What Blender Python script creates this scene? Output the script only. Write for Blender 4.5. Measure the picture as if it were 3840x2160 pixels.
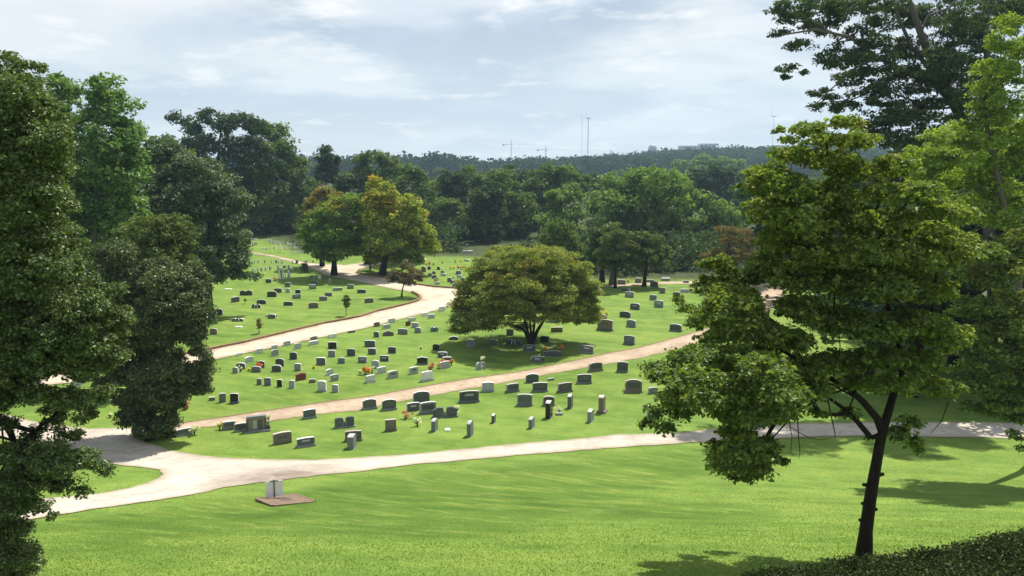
import bpy, math, random
import numpy as np
from mathutils import Vector, geometry
from mathutils.noise import noise as mnoise

S = bpy.context.scene
for o in list(bpy.data.objects): bpy.data.objects.remove(o)
PI = math.pi
# ------------------------------------------------------------------ camera
FPX = 2987.0                      # focal length in photo pixels (3840 wide)
CAMZ = 17.2
PITCH = math.radians(8.755)
CAM = np.array([0.0, 0.0, CAMZ])
FWD = np.array([0.0, math.cos(PITCH), -math.sin(PITCH)])
UPV = np.array([0.0, math.sin(PITCH), math.cos(PITCH)])
RGT = np.array([1.0, 0.0, 0.0])
cd = bpy.data.cameras.new("camera"); cam = bpy.data.objects.new("camera", cd)
S.collection.objects.link(cam); S.camera = cam
cam.location = (0, 0, CAMZ); cam.rotation_euler = (PI/2 - PITCH, 0, 0)
cd.sensor_width = 36.0; cd.lens = 36.0*FPX/3840.0
cd.clip_start = 0.1; cd.clip_end = 8000

# ------------------------------------------------------------------ light
SUN_AZ, SUN_EL = math.radians(32), math.radians(58)
sd = bpy.data.lights.new("sun", 'SUN'); sd.energy = 5.0; sd.angle = math.radians(0.55); sd.color = (1.0, 0.95, 0.86)
sun = bpy.data.objects.new("sun", sd); S.collection.objects.link(sun)
sv = Vector((math.cos(SUN_EL)*math.sin(SUN_AZ), math.cos(SUN_EL)*math.cos(SUN_AZ), math.sin(SUN_EL)))
sun.rotation_euler = sv.to_track_quat('Z', 'Y').to_euler()

def N(nt, t, **kw):
    n = nt.nodes.new(t)
    for k, v in kw.items():
        if k.startswith('i_'):
            n.inputs[k[2:].replace('_', ' ')].default_value = v
        else: setattr(n, k, v)
    return n
def L(nt, a, b): nt.links.new(a, b)
def ramp(nt, fac, stops, interp='LINEAR'):
    r = nt.nodes.new('ShaderNodeValToRGB'); r.color_ramp.interpolation = interp
    e = r.color_ramp.elements
    while len(e) < len(stops): e.new(0.5)
    for k, (p, c) in enumerate(stops):
        e[k].position = p; e[k].color = (*c, 1) if len(c) == 3 else c
    if fac is not None: L(nt, fac, r.inputs[0])
    return r.outputs[0]
def G(v): return (v, v, v)

w = bpy.data.worlds.new("World"); S.world = w; w.use_nodes = True
nt = w.node_tree; nt.nodes.clear()
sky = N(nt, 'ShaderNodeTexSky', sky_type='NISHITA', sun_disc=False)
sky.sun_elevation = SUN_EL; sky.sun_rotation = SUN_AZ; sky.dust_density = 1.5; sky.ozone_density = 2.0
tc = N(nt, 'ShaderNodeTexCoord')
sep = N(nt, 'ShaderNodeSeparateXYZ'); L(nt, tc.outputs['Generated'], sep.inputs[0])
zz = N(nt, 'ShaderNodeMath', operation='MAXIMUM'); L(nt, sep.outputs['Z'], zz.inputs[0]); zz.inputs[1].default_value = 0.0
za = N(nt, 'ShaderNodeMath', operation='ADD'); L(nt, zz.outputs[0], za.inputs[0]); za.inputs[1].default_value = 0.13
dv = []
for ax in 'XY':
    d_ = N(nt, 'ShaderNodeMath', operation='DIVIDE'); L(nt, sep.outputs[ax], d_.inputs[0]); L(nt, za.outputs[0], d_.inputs[1]); dv.append(d_)
cmb = N(nt, 'ShaderNodeCombineXYZ'); L(nt, dv[0].outputs[0], cmb.inputs[0]); L(nt, dv[1].outputs[0], cmb.inputs[1])
def cloud_noise(scale, detail, rough, off, dist=0.0):
    m = N(nt, 'ShaderNodeMapping'); L(nt, cmb.outputs[0], m.inputs[0]); m.inputs['Location'].default_value = off
    n = N(nt, 'ShaderNodeTexNoise'); n.inputs['Scale'].default_value = scale; n.inputs['Detail'].default_value = detail
    n.inputs['Roughness'].default_value = rough; n.inputs['Distortion'].default_value = dist
    L(nt, m.outputs[0], n.inputs['Vector']); return n.outputs['Fac']
cA = cloud_noise(0.55, 8, 0.55, (1.3, 4.2, 0), 0.25)
cB = cloud_noise(0.8, 10, 0.56, (3.1, 2.2, 3), 0.3)
cC = cloud_noise(2.0, 10, 0.62, (2.1, 9.2, 5), 0.15)
deck = ramp(nt, cB, [(0.42, (4.2, 4.9, 5.8)), (0.48, (5.2, 5.9, 6.6)), (0.53, (7.0, 7.3, 7.6)), (0.58, (8.3, 8.4, 8.5))])
cov = ramp(nt, cA, [(0.38, G(0.45)), (0.5, G(0.85)), (0.60, G(1.0))])
lum = ramp(nt, cC, [(0.55, G(0.0)), (0.68, G(0.8))])
mix1 = N(nt, 'ShaderNodeMix', data_type='RGBA'); L(nt, cov, mix1.inputs[0]); L(nt, sky.outputs[0], mix1.inputs[6]); L(nt, deck, mix1.inputs[7])
# horizon whitening (real clouds far away pack together)
hz = ramp(nt, sep.outputs['Z'], [(0.0, G(0.9)), (0.07, G(0.5)), (0.2, G(0.0))])
mix2 = N(nt, 'ShaderNodeMix', data_type='RGBA'); L(nt, hz, mix2.inputs[0]); L(nt, mix1.outputs[2], mix2.inputs[6]); mix2.inputs[7].default_value = (7.4, 8.0, 8.4, 1)
mix3 = N(nt, 'ShaderNodeMix', data_type='RGBA'); L(nt, lum, mix3.inputs[0]); L(nt, mix2.outputs[2], mix3.inputs[6]); mix3.inputs[7].default_value = (9.6, 9.5, 9.4, 1)
bg = N(nt, 'ShaderNodeBackground'); bg.inputs[1].default_value = 0.082
L(nt, mix3.outputs[2], bg.inputs[0])
wo = N(nt, 'ShaderNodeOutputWorld'); L(nt, bg.outputs[0], wo.inputs[0])

S.render.engine = 'CYCLES'
S.view_settings.view_transform = 'Standard'; S.view_settings.look = 'None'
S.view_settings.exposure = 0.5; S.view_settings.gamma = 1.0
S.cycles.use_denoising = True
S.cycles.max_bounces = 6; S.cycles.transparent_max_bounces = 4
S.cycles.volume_bounces = 0; S.cycles.transmission_bounces = 4; S.cycles.diffuse_bounces = 4

# ------------------------------------------------------------------ helpers
_ty = [-400, -60, 0, 5, 10, 17, 26, 35, 44, 54, 70, 9000]
_tz = [12.2, 12.0, 11.5, 11.0, 10.1, 8.5, 5.1, 2.3, 0.55, 0.0, 0.0, 0.0]
_fy = np.arange(-60, 120, 0.25); _fz = np.interp(_fy, _ty, _tz)
_k = np.hanning(33); _k /= _k.sum(); _fz = np.convolve(np.pad(_fz, 16, 'edge'), _k, 'valid')
def sst(a, b, x):
    t = np.clip((x-a)/(b-a), 0, 1); return t*t*(3-2*t)
def terr(x, y):
    x = np.asarray(x, float); y = np.asarray(y, float)
    z = np.interp(y, _fy, _fz)
    z = z + 0.30*np.sin(x/13.0+0.8)*np.sin(y/15.0+0.4)*sst(40, 60, y)
    z = z + 4.5*sst(135, 260, y)*sst(-15, -60, x)
    hl = -10 + 31*sst(-200, 420, x)
    z = z + hl*sst(620, 1080, y)
    return z
def ray(u, v):
    d = FWD + RGT*(u-1920)/FPX - UPV*(v-1080)/FPX
    return d
def px(u, v, Y):                      # point on the pixel ray at world depth Y
    d = ray(u, v); return CAM + d*(Y/d[1])
def ground(u, v):
    d = ray(u, v); lo = 5.0
    t = 5.0
    while t < 2500:
        p = CAM + d*t
        if p[2] < terr(p[0], p[1]): break
        lo = t; t *= 1.02
    hi = t
    for _ in range(30):
        m = (lo+hi)/2; p = CAM + d*m
        if p[2] < terr(p[0], p[1]): hi = m
        else: lo = m
    return CAM + d*lo
def pxm(p): return FPX/float(np.dot(np.asarray(p)-CAM, FWD))

def link(o, parent=None):
    S.collection.objects.link(o)
    if parent is not None: o.parent = parent
    return o
def tag(o, label=None, cat=None, group=None, kind=None):
    if label: o['label'] = label
    if cat: o['category'] = cat
    if group: o['group'] = group
    if kind: o['kind'] = kind
    return o
def empty(name, loc, rz=0.0):
    o = bpy.data.objects.new(name, None); o.location = tuple(map(float, loc)); o.rotation_euler = (0, 0, rz)
    o.empty_display_size = 0.3
    return link(o)
def mesh_np(name, V, F, mats, parent=None, smooth=False, mi=None):
    """V (n,3) array, F list of index tuples or (m,k) array"""
    me = bpy.data.meshes.new(name); V = np.asarray(V, np.float32)
    me.vertices.add(len(V)); me.vertices.foreach_set('co', V.ravel())
    if isinstance(F, np.ndarray):
        m, k = F.shape; tot = np.full(m, k, np.int32); flat = F.ravel().astype(np.int32)
    else:
        tot = np.array([len(f) for f in F], np.int32); flat = np.array([i for f in F for i in f], np.int32); m = len(F)
    st = np.concatenate([[0], np.cumsum(tot)[:-1]]).astype(np.int32)
    me.loops.add(len(flat)); me.loops.foreach_set('vertex_index', flat)
    me.polygons.add(m); me.polygons.foreach_set('loop_start', st); me.polygons.foreach_set('loop_total', tot)
    for mt in (mats if isinstance(mats, (list, tuple)) else [mats]): me.materials.append(mt)
    if mi is not None: me.polygons.foreach_set('material_index', np.asarray(mi, np.int32))
    me.polygons.foreach_set('use_smooth', np.full(m, bool(smooth)))
    me.update(calc_edges=True); me.validate()
    o = bpy.data.objects.new(name, me)
    return link(o, parent)

class MB:
    def __init__(s): s.V = []; s.F = []
    def add(s, vs, fs):
        b = len(s.V); s.V += [tuple(map(float, v)) for v in vs]; s.F += [tuple(b+i for i in f) for f in fs]; return s
    def box(s, c, d, top=1.0, rz=0.0):
        x, y, z = c; a, b, h = d[0]/2, d[1]/2, d[2]; vs = []
        cs, sn = math.cos(rz), math.sin(rz)
        for zz_, k in ((0, 1.0), (h, top)):
            for sx, sy in ((-1, -1), (1, -1), (1, 1), (-1, 1)):
                qx, qy = sx*a*k, sy*b*k
                vs.append((x+qx*cs-qy*sn, y+qx*sn+qy*cs, z+zz_))
        return s.add(vs, [(3, 2, 1, 0), (4, 5, 6, 7), (0, 1, 5, 4), (1, 2, 6, 5), (2, 3, 7, 6), (3, 0, 4, 7)])
    def prism(s, prof, y0, y1, c=(0, 0, 0)):
        n = len(prof); vs = [(c[0]+x, c[1]+y0, c[2]+z) for x, z in prof]+[(c[0]+x, c[1]+y1, c[2]+z) for x, z in prof]
        fs = [tuple(range(n)), tuple(range(2*n-1, n-1, -1))]
        for i in range(n):
            j = (i+1) % n; fs.append((j, i, n+i, n+j))
        return s.add(vs, fs)
    def tube(s, pts, rad, n=8, cap=True):
        P = [np.asarray(p, float) for p in pts]; b0 = []
        up = np.array([0.13, 0.21, 0.97])
        for i, p in enumerate(P):
            t = P[min(i+1, len(P)-1)]-P[max(i-1, 0)]; t = t/(np.linalg.norm(t)+1e-9)
            a = np.cross(t, up); 
            if np.linalg.norm(a) < 0.15: a = np.cross(t, np.array([1.0, 0, 0]))
            a /= np.linalg.norm(a); b = np.cross(t, a); r = rad[i]
            b0.append([p + r*(math.cos(2*PI*k/n)*a+math.sin(2*PI*k/n)*b) for k in range(n)])
        vs = [v for ring in b0 for v in ring]; fs = []
        for i in range(len(P)-1):
            for k in range(n):
                k2 = (k+1) % n; fs.append((i*n+k, i*n+k2, (i+1)*n+k2, (i+1)*n+k))
        if cap: fs.append(tuple(range(n-1, -1, -1))); fs.append(tuple(range((len(P)-1)*n, len(P)*n)))
        return s.add(vs, fs)
    def lathe(s, prof, c=(0, 0, 0), n=12):
        vs = []; 
        for r, z in prof:
            for k in range(n): vs.append((c[0]+r*math.cos(2*PI*k/n), c[1]+r*math.sin(2*PI*k/n), c[2]+z))
        fs = []
        for i in range(len(prof)-1):
            for k in range(n):
                k2 = (k+1) % n; fs.append((i*n+k, i*n+k2, (i+1)*n+k2, (i+1)*n+k))
        fs.append(tuple(range(n-1, -1, -1))); fs.append(tuple(range((len(prof)-1)*n, len(prof)*n)))
        return s.add(vs, fs)
    def build(s, name, mat, parent=None, smooth=False): return mesh_np(name, s.V, s.F, mat, parent, smooth)

# ------------------------------------------------------------------ materials
def mat_new(name):
    m = bpy.data.materials.new(name); m.use_nodes = True; t = m.node_tree; t.nodes.clear()
    out = N(t, 'ShaderNodeOutputMaterial'); return m, t, out
def noise_n(t, vec, scale, detail=4, rough=0.55, dist=0.0):
    n = N(t, 'ShaderNodeTexNoise'); n.inputs['Scale'].default_value = scale; n.inputs['Detail'].default_value = detail
    n.inputs['Roughness'].default_value = rough; n.inputs['Distortion'].default_value = dist
    if vec is not None: L(t, vec, n.inputs['Vector'])
    return n.outputs['Fac']
def mixc(t, f, a, b, bt='MIX'):
    m = N(t, 'ShaderNodeMix', data_type='RGBA', blend_type=bt)
    for s_, v in ((0, f), (6, a), (7, b)):
        if isinstance(v, (int, float)): m.inputs[s_].default_value = v
        elif isinstance(v, tuple): m.inputs[s_].default_value = (*v, 1) if len(v) == 3 else v
        else: L(t, v, m.inputs[s_])
    return m.outputs[2]
def bsdf(t, out, col, rough=0.8, spec=0.3, bumpf=None, bstr=0.3, bdist=0.02):
    b = N(t, 'ShaderNodeBsdfPrincipled'); b.inputs['Roughness'].default_value = rough; b.inputs['Specular IOR Level'].default_value = spec
    if isinstance(col, tuple): b.inputs['Base Color'].default_value = (*col, 1)
    else: L(t, col, b.inputs['Base Color'])
    if bumpf is not None:
        bp = N(t, 'ShaderNodeBump'); bp.inputs['Strength'].default_value = bstr; bp.inputs['Distance'].default_value = bdist
        L(t, bumpf, bp.inputs['Height']); L(t, bp.outputs[0], b.inputs['Normal'])
    L(t, b.outputs[0], out.inputs[0]); return b
def m_plain(name, col, rough=0.7, spec=0.3, var=0.15, sc=12):
    m, t, out = mat_new(name); c = N(t, 'ShaderNodeTexCoord').outputs['Object']
    f = noise_n(t, c, sc, 5)
    dk = tuple(v*(1-var) for v in col); lt = tuple(min(1, v*(1+var)) for v in col)
    bsdf(t, out, ramp(t, f, [(0.3, dk), (0.7, lt)]), rough, spec, f, 0.2, 0.01); return m
def m_stone(name, col, rough=0.6, spec=0.35):
    m, t, out = mat_new(name); c = N(t, 'ShaderNodeTexCoord').outputs['Object']
    oi = N(t, 'ShaderNodeObjectInfo').outputs['Random']
    f = noise_n(t, c, 60, 3, 0.7); g = noise_n(t, c, 2.2, 5, 0.6)
    a = ramp(t, f, [(0.35, tuple(v*0.75 for v in col)), (0.65, tuple(min(1, v*1.3) for v in col))])
    a = mixc(t, ramp(t, g, [(0.35, G(0)), (0.75, G(0.6))]), a, tuple(v*0.62 for v in col))
    k = ramp(t, oi, [(0, G(0.72)), (1, G(1.25))])
    a = mixc(t, 1.0, a, k, 'MULTIPLY')
    bsdf(t, out, a, rough, spec, f, 0.25, 0.006); return m
MS = dict(g=m_stone('grey_granite', (0.22, 0.235, 0.25)), d=m_stone('dark_granite', (0.105, 0.112, 0.12), 0.5, 0.3),
          k=m_stone('black_granite', (0.02, 0.02, 0.024), 0.25, 0.4), l=m_stone('light_granite', (0.44, 0.45, 0.47)),
          w=m_stone('white_marble', (0.74, 0.75, 0.75)), b=m_stone('brown_granite', (0.19, 0.16, 0.14)),
          r=m_stone('red_granite', (0.17, 0.045, 0.04), 0.4))
MSE = dict(g=m_stone('rough_grey_edge', (0.60, 0.60, 0.58), 0.85, 0.2), w=m_stone('rough_white_edge', (0.78, 0.78, 0.76), 0.8, 0.2), b=m_stone('rough_brown_edge', (0.55, 0.50, 0.45), 0.85, 0.2), r=m_stone('rough_red_edge', (0.26, 0.08, 0.06), 0.8, 0.2))  # pale rough edges, raised further to put the sunlit tops into the colour
M_panel = m_stone('polished_panel', (0.10, 0.105, 0.11), 0.35, 0.4)
M_metal = m_plain('bronze_vase', (0.08, 0.07, 0.05), 0.4)
M_dirt = m_plain('brown_boards', (0.21, 0.15, 0.11), 0.9, 0.1, 0.3, 6)
M_steel = m_plain('weathered_steel', (0.12, 0.12, 0.12), 0.5)

def m_bark(name, col):
    m, t, out = mat_new(name); c = N(t, 'ShaderNodeTexCoord').outputs['Object']
    mp = N(t, 'ShaderNodeMapping'); L(t, c, mp.inputs[0]); mp.inputs['Scale'].default_value = (6, 6, 1.2)
    f = noise_n(t, mp.outputs[0], 4, 6, 0.65, 0.5)
    bsdf(t, out, ramp(t, f, [(0.3, tuple(v*0.5 for v in col)), (0.7, tuple(v*1.4 for v in col))]), 0.95, 0.1, f, 0.9, 0.04); return m
B_dark = m_bark('dark_bark', (0.035, 0.028, 0.022)); B_grey = m_bark('grey_bark', (0.13, 0.12, 0.10)); B_brown = m_bark('brown_bark', (0.06, 0.045, 0.035))

def m_leaf(name, c1, c2, tint=None, tamt=0.5, tz=None, gloss=0.022, grough=0.5, trans=0.35, tscale=0.35):
    m, t, out = mat_new(name); trans = min(0.45, trans+0.05); c1 = tuple(v*1.12 for v in c1); c2 = tuple(v*1.4 for v in c2)
    geo = N(t, 'ShaderNodeNewGeometry'); rnd = geo.outputs['Random Per Island']
    col = ramp(t, rnd, [(0.0, c1), (0.75, tuple((a+b)/2 for a, b in zip(c1, c2))), (1.0, c2)])
    obj = N(t, 'ShaderNodeTexCoord').outputs['Object']
    big = noise_n(t, obj, 0.5, 3, 0.6)
    col = mixc(t, 1.0, col, ramp(t, big, [(0.3, (0.80, 0.86, 0.85)), (0.7, (1.18, 1.12, 1.0))]), 'MULTIPLY')
    if tint:
        f = noise_n(t, obj, tscale, 4, 0.6)
        f = ramp(t, f, [(0.62-tamt*0.4, G(0)), (0.78-tamt*0.4, G(1))])
        if tz:
            sp = N(t, 'ShaderNodeSeparateXYZ'); L(t, obj, sp.inputs[0])
            mr = N(t, 'ShaderNodeMapRange'); L(t, sp.outputs[2], mr.inputs[0]); mr.inputs[1].default_value = tz[0]; mr.inputs[2].default_value = tz[1]
            mu = N(t, 'ShaderNodeMath', operation='MULTIPLY'); L(t, f, mu.inputs[0]); L(t, mr.outputs[0], mu.inputs[1]); f = mu.outputs[0]
        r2 = ramp(t, rnd, [(0.15, G(0.25)), (0.7, G(1))])
        mu = N(t, 'ShaderNodeMath', operation='MULTIPLY'); L(t, f, mu.inputs[0]); L(t, r2, mu.inputs[1])
        col = mixc(t, mu.outputs[0], col, tint)
    d = N(t, 'ShaderNodeBsdfDiffuse'); L(t, col, d.inputs[0])
    tr = N(t, 'ShaderNodeBsdfTranslucent'); L(t, mixc(t, 1.0, col, (1.25, 1.3, 0.55), 'MULTIPLY'), tr.inputs[0])
    mx = N(t, 'ShaderNodeMixShader'); mx.inputs[0].default_value = trans; L(t, d.outputs[0], mx.inputs[1]); L(t, tr.outputs[0], mx.inputs[2])
    gl = N(t, 'ShaderNodeBsdfGlossy'); gl.inputs['Roughness'].default_value = grough; gl.inputs[0].default_value = (0.9, 0.95, 0.9, 1)
    m2 = N(t, 'ShaderNodeMixShader'); m2.inputs[0].default_value = gloss; L(t, mx.outputs[0], m2.inputs[1]); L(t, gl.outputs[0], m2.inputs[2])
    L(t, m2.outputs[0], out.inputs[0]); return m

# grass / ground
def m_ground():
    m, t, out = mat_new('lawn_grass'); c = N(t, 'ShaderNodeTexCoord').outputs['Object']
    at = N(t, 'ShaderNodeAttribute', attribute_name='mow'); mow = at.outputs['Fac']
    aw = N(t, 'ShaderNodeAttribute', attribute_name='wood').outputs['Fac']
    fine = noise_n(t, c, 16.0, 8, 0.8); mid = noise_n(t, c, 0.55, 6, 0.62); big = noise_n(t, c, 0.07, 4, 0.6)
    base = ramp(t, mid, [(0.28, (0.100, 0.166, 0.028)), (0.5, (0.138, 0.220, 0.038)), (0.74, (0.195, 0.285, 0.056))])
    base = mixc(t, ramp(t, big, [(0.35, G(0.0)), (0.65, G(0.55))]), base, (0.215, 0.30, 0.060))
    fin = ramp(t, fine, [(0.28, G(0.42)), (0.5, G(0.98)), (0.72, G(1.62))])
    base = mixc(t, 1.0, base, fin, 'MULTIPLY')
    # mown darker swathes with pale wheel streaks
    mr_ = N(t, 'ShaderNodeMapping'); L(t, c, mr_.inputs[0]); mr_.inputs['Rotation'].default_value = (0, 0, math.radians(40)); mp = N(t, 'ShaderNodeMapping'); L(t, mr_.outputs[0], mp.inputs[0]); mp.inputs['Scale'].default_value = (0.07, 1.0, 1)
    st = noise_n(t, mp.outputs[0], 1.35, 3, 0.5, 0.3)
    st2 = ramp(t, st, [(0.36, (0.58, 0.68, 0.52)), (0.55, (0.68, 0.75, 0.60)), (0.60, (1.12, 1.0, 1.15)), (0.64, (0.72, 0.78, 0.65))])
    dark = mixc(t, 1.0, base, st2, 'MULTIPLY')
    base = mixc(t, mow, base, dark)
    mr2 = N(t, 'ShaderNodeMapping'); L(t, c, mr2.inputs[0]); mr2.inputs['Rotation'].default_value = (0, 0, math.radians(18)); mp2 = N(t, 'ShaderNodeMapping'); L(t, mr2.outputs[0], mp2.inputs[0]); mp2.inputs['Scale'].default_value = (0.25, 0.8, 1)
    s3 = noise_n(t, mp2.outputs[0], 0.9, 5, 0.65)
    base = mixc(t, 1.0, base, ramp(t, s3, [(0.32, (0.66, 0.77, 0.68)), (0.5, (0.95, 0.97, 0.95)), (0.66, (1.18, 1.08, 1.1))]), 'MULTIPLY')
    dry = noise_n(t, c, 0.30, 7, 0.7)
    base = mixc(t, ramp(t, dry, [(0.63, G(0)), (0.75, G(0.30))]), base, (0.24, 0.22, 0.09))
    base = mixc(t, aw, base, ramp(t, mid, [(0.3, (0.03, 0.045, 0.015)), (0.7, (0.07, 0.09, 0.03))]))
    bsdf(t, out, base, 0.9, 0.12, fine, 0.6, 0.06); return m
M_ground = m_ground()
def m_road(name, cols, sc, stain=None):
    m, t, out = mat_new(name); c = N(t, 'ShaderNodeTexCoord').outputs['Object']
    a = noise_n(t, c, sc, 7, 0.7); g = noise_n(t, c, 0.35, 5, 0.65, 0.6)
    f2 = noise_n(t, c, 14, 4, 0.7)
    col = ramp(t, a, [(0.3, cols[0]), (0.55, cols[1]), (0.75, cols[2])])
    col = mixc(t, 1.0, col, ramp(t, g, [(0.3, (0.78, 0.76, 0.76)), (0.6, (1.05, 1.05, 1.05))]), 'MULTIPLY')
    col = mixc(t, 1.0, col, ramp(t, f2, [(0.3, G(0.86)), (0.7, G(1.1))]), 'MULTIPLY')
    at = N(t, 'ShaderNodeAttribute', attribute_name='edge').outputs['Fac']
    ed = mixc(t, noise_n(t, c, 1.6, 5, 0.7), (0.30, 0.24, 0.14), (0.20, 0.17, 0.10))
    col = mixc(t, at, col, ed)
    at2 = N(t, 'ShaderNodeAttribute', attribute_name='stain').outputs['Fac']
    sn = ramp(t, noise_n(t, c, 0.8, 6, 0.7, 1.0), [(0.36, G(0.5)), (0.55, G(1))])
    mu = N(t, 'ShaderNodeMath', operation='MULTIPLY'); L(t, at2, mu.inputs[0]); L(t, sn, mu.inputs[1])
    col = mixc(t, mu.outputs[0], col, (0.19, 0.145, 0.115))
    vo = N(t, 'ShaderNodeTexVoronoi', feature='DISTANCE_TO_EDGE'); vo.inputs['Scale'].default_value = 0.22
    wv = N(t, 'ShaderNodeVectorMath', operation='ADD'); nz = N(t, 'ShaderNodeTexNoise'); nz.inputs['Scale'].default_value = 1.5; L(t, c, nz.inputs['Vector'])
    L(t, c, wv.inputs[0]); L(t, nz.outputs['Color'], wv.inputs[1]); L(t, wv.outputs[0], vo.inputs['Vector'])
    col = mixc(t, ramp(t, vo.outputs['Distance'], [(0.0, G(0.38)), (0.012, G(0.0))]), col, (0.16, 0.13, 0.10))
    bsdf(t, out, col, 0.9, 0.15, a, 0.3, 0.02); return m
M_paved = m_road('pale_pavement', [(0.42, 0.37, 0.31), (0.52, 0.465, 0.39), (0.58, 0.53, 0.45)], 1.2)
M_gravel = m_road('red_gravel', [(0.36, 0.265, 0.185), (0.48, 0.37, 0.27), (0.56, 0.46, 0.355)], 2.0)
M_drive = m_road('pinkish_pavement', [(0.50, 0.40, 0.30), (0.60, 0.50, 0.385), (0.64, 0.56, 0.45)], 1.0)
M_kerb = m_plain('brown_kerb', (0.26, 0.165, 0.10), 0.9, 0.1, 0.3, 3)

# ------------------------------------------------------------------ terrain
def spaced(a, b, s0, g, mx):
    out = [a]; s = s0
    while out[-1] < b: out.append(out[-1]+s); s = min(s*g, mx)
    return out
ys = np.array(sorted(set([-40, -20, -8, 0, 4] + spaced(6, 60, 0.5, 1.0, 0.5) + spaced(61, 3200, 0.8, 1.025, 90))))
xp = spaced(0, 2600, 0.6, 1.0, 0.6)[:75]
xp = xp + spaced(xp[-1]+0.7, 2600, 0.7, 1.035, 90)
xs = np.array(sorted(set([-v for v in xp] + xp)))
def inpoly(x, y, poly):
    poly = np.asarray(poly); r = np.zeros(np.shape(x), bool); j = len(poly)-1
    for i in range(len(poly)):
        xi, yi = poly[i]; xj, yj = poly[j]
        c = ((yi > y) != (yj > y)) & (x < (xj-xi)*(y-yi)/((yj-yi)+1e-12)+xi)
        r ^= c; j = i
    return r
def gp(poly): return [tuple(ground(u, v)[:2]) for u, v in poly]
def soft(x, y, poly, r=0.9, n=12):
    a = np.zeros(np.shape(x))
    for k in range(n):
        th = 2*PI*k/n; a = a + inpoly(x+r*math.cos(th), y+r*math.sin(th), poly)
    return a/n
XX, YY = np.meshgrid(xs, ys)
ZZ = terr(XX, YY)
nx, ny = len(xs), len(ys)
idx = np.arange(nx*ny).reshape(ny, nx)
F = np.stack([idx[:-1, :-1], idx[:-1, 1:], idx[1:, 1:], idx[1:, :-1]], -1).reshape(-1, 4)
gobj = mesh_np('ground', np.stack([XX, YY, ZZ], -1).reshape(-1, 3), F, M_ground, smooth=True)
tag(gobj, kind='structure')
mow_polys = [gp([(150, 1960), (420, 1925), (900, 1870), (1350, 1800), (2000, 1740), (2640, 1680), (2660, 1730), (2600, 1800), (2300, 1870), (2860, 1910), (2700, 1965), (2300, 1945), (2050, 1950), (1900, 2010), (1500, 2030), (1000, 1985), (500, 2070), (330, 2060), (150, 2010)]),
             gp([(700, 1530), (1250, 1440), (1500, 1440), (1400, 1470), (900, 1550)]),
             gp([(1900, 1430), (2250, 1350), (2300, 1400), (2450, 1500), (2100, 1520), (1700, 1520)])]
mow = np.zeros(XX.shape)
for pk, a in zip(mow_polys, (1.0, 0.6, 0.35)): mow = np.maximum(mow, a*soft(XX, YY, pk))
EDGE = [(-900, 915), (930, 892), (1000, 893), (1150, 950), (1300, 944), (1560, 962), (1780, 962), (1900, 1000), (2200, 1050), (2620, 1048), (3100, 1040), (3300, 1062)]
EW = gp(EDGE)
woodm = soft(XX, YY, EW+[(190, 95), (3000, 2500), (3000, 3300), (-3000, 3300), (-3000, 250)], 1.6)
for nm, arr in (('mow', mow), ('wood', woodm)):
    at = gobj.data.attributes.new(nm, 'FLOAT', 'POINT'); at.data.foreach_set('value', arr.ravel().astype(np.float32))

# ------------------------------------------------------------------ roads
def sheet(name, poly_px, mat, lift, cell, edge_w=0.35, stain=None):
    P = [Vector(p) for p in gp(poly_px)]
    B = []
    for i in range(len(P)):
        a, b = P[i], P[(i+1) % len(P)]; n = max(1, int((b-a).length/(cell*0.6)))
        nv_ = Vector((-(b-a).y, (b-a).x)).normalized() if (b-a).length > 0 else Vector((0, 0))
        for k in range(n):
            q = a.lerp(b, k/n); B.append(q+nv_*(0.16*mnoise(Vector((q.x*1.1, q.y*1.1, 0)))+0.07*mnoise(Vector((q.x*3.7, q.y*3.7, 5)))))
    nb = len(B); bx = np.array([p.x for p in B]); by = np.array([p.y for p in B])
    gx = np.arange(bx.min(), bx.max(), cell); gy = np.arange(by.min(), by.max(), cell)
    A, C = np.meshgrid(gx, gy); A = A.ravel(); C = C.ravel()
    k = inpoly(A, C, list(zip(bx, by))); A = A[k]; C = C[k]
    d = np.full(len(A), 1e9)
    for i in range(nb):
        x0, y0 = bx[i], by[i]; x1, y1 = bx[(i+1) % nb], by[(i+1) % nb]
        dx, dy = x1-x0, y1-y0; t_ = np.clip(((A-x0)*dx+(C-y0)*dy)/(dx*dx+dy*dy+1e-9), 0, 1)
        d = np.minimum(d, np.hypot(A-x0-t_*dx, C-y0-t_*dy))
    k = d > cell*0.4; A = A[k]; C = C[k]; d = d[k]
    pts = B+[Vector((float(a), float(c))) for a, c in zip(A, C)]
    r = geometry.delaunay_2d_cdt(pts, [(i, (i+1) % nb) for i in range(nb)], [], 1, 1e-4)
    V2, F2, orig = r[0], r[2], r[3]
    v = np.array([(p.x, p.y) for p in V2]); z = terr(v[:, 0], v[:, 1]) + lift
    o = mesh_np(name, np.column_stack([v, z]), [tuple(f) for f in F2], mat, smooth=True)
    e = np.array([1.0 if any(q < nb for q in og) else max(0.0, 1-d[og[0]-nb]/edge_w) if og else 1.0 for og in orig])
    at = o.data.attributes.new('edge', 'FLOAT', 'POINT'); at.data.foreach_set('value', (e*0.75).astype(np.float32))
    sv_ = np.zeros(len(v)) if stain is None else soft(v[:, 0], v[:, 1], gp(stain), 1.2, 16)
    at = o.data.attributes.new('stain', 'FLOAT', 'POINT'); at.data.foreach_set('value', sv_.astype(np.float32))
    tag(o, kind='structure'); return o
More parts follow.
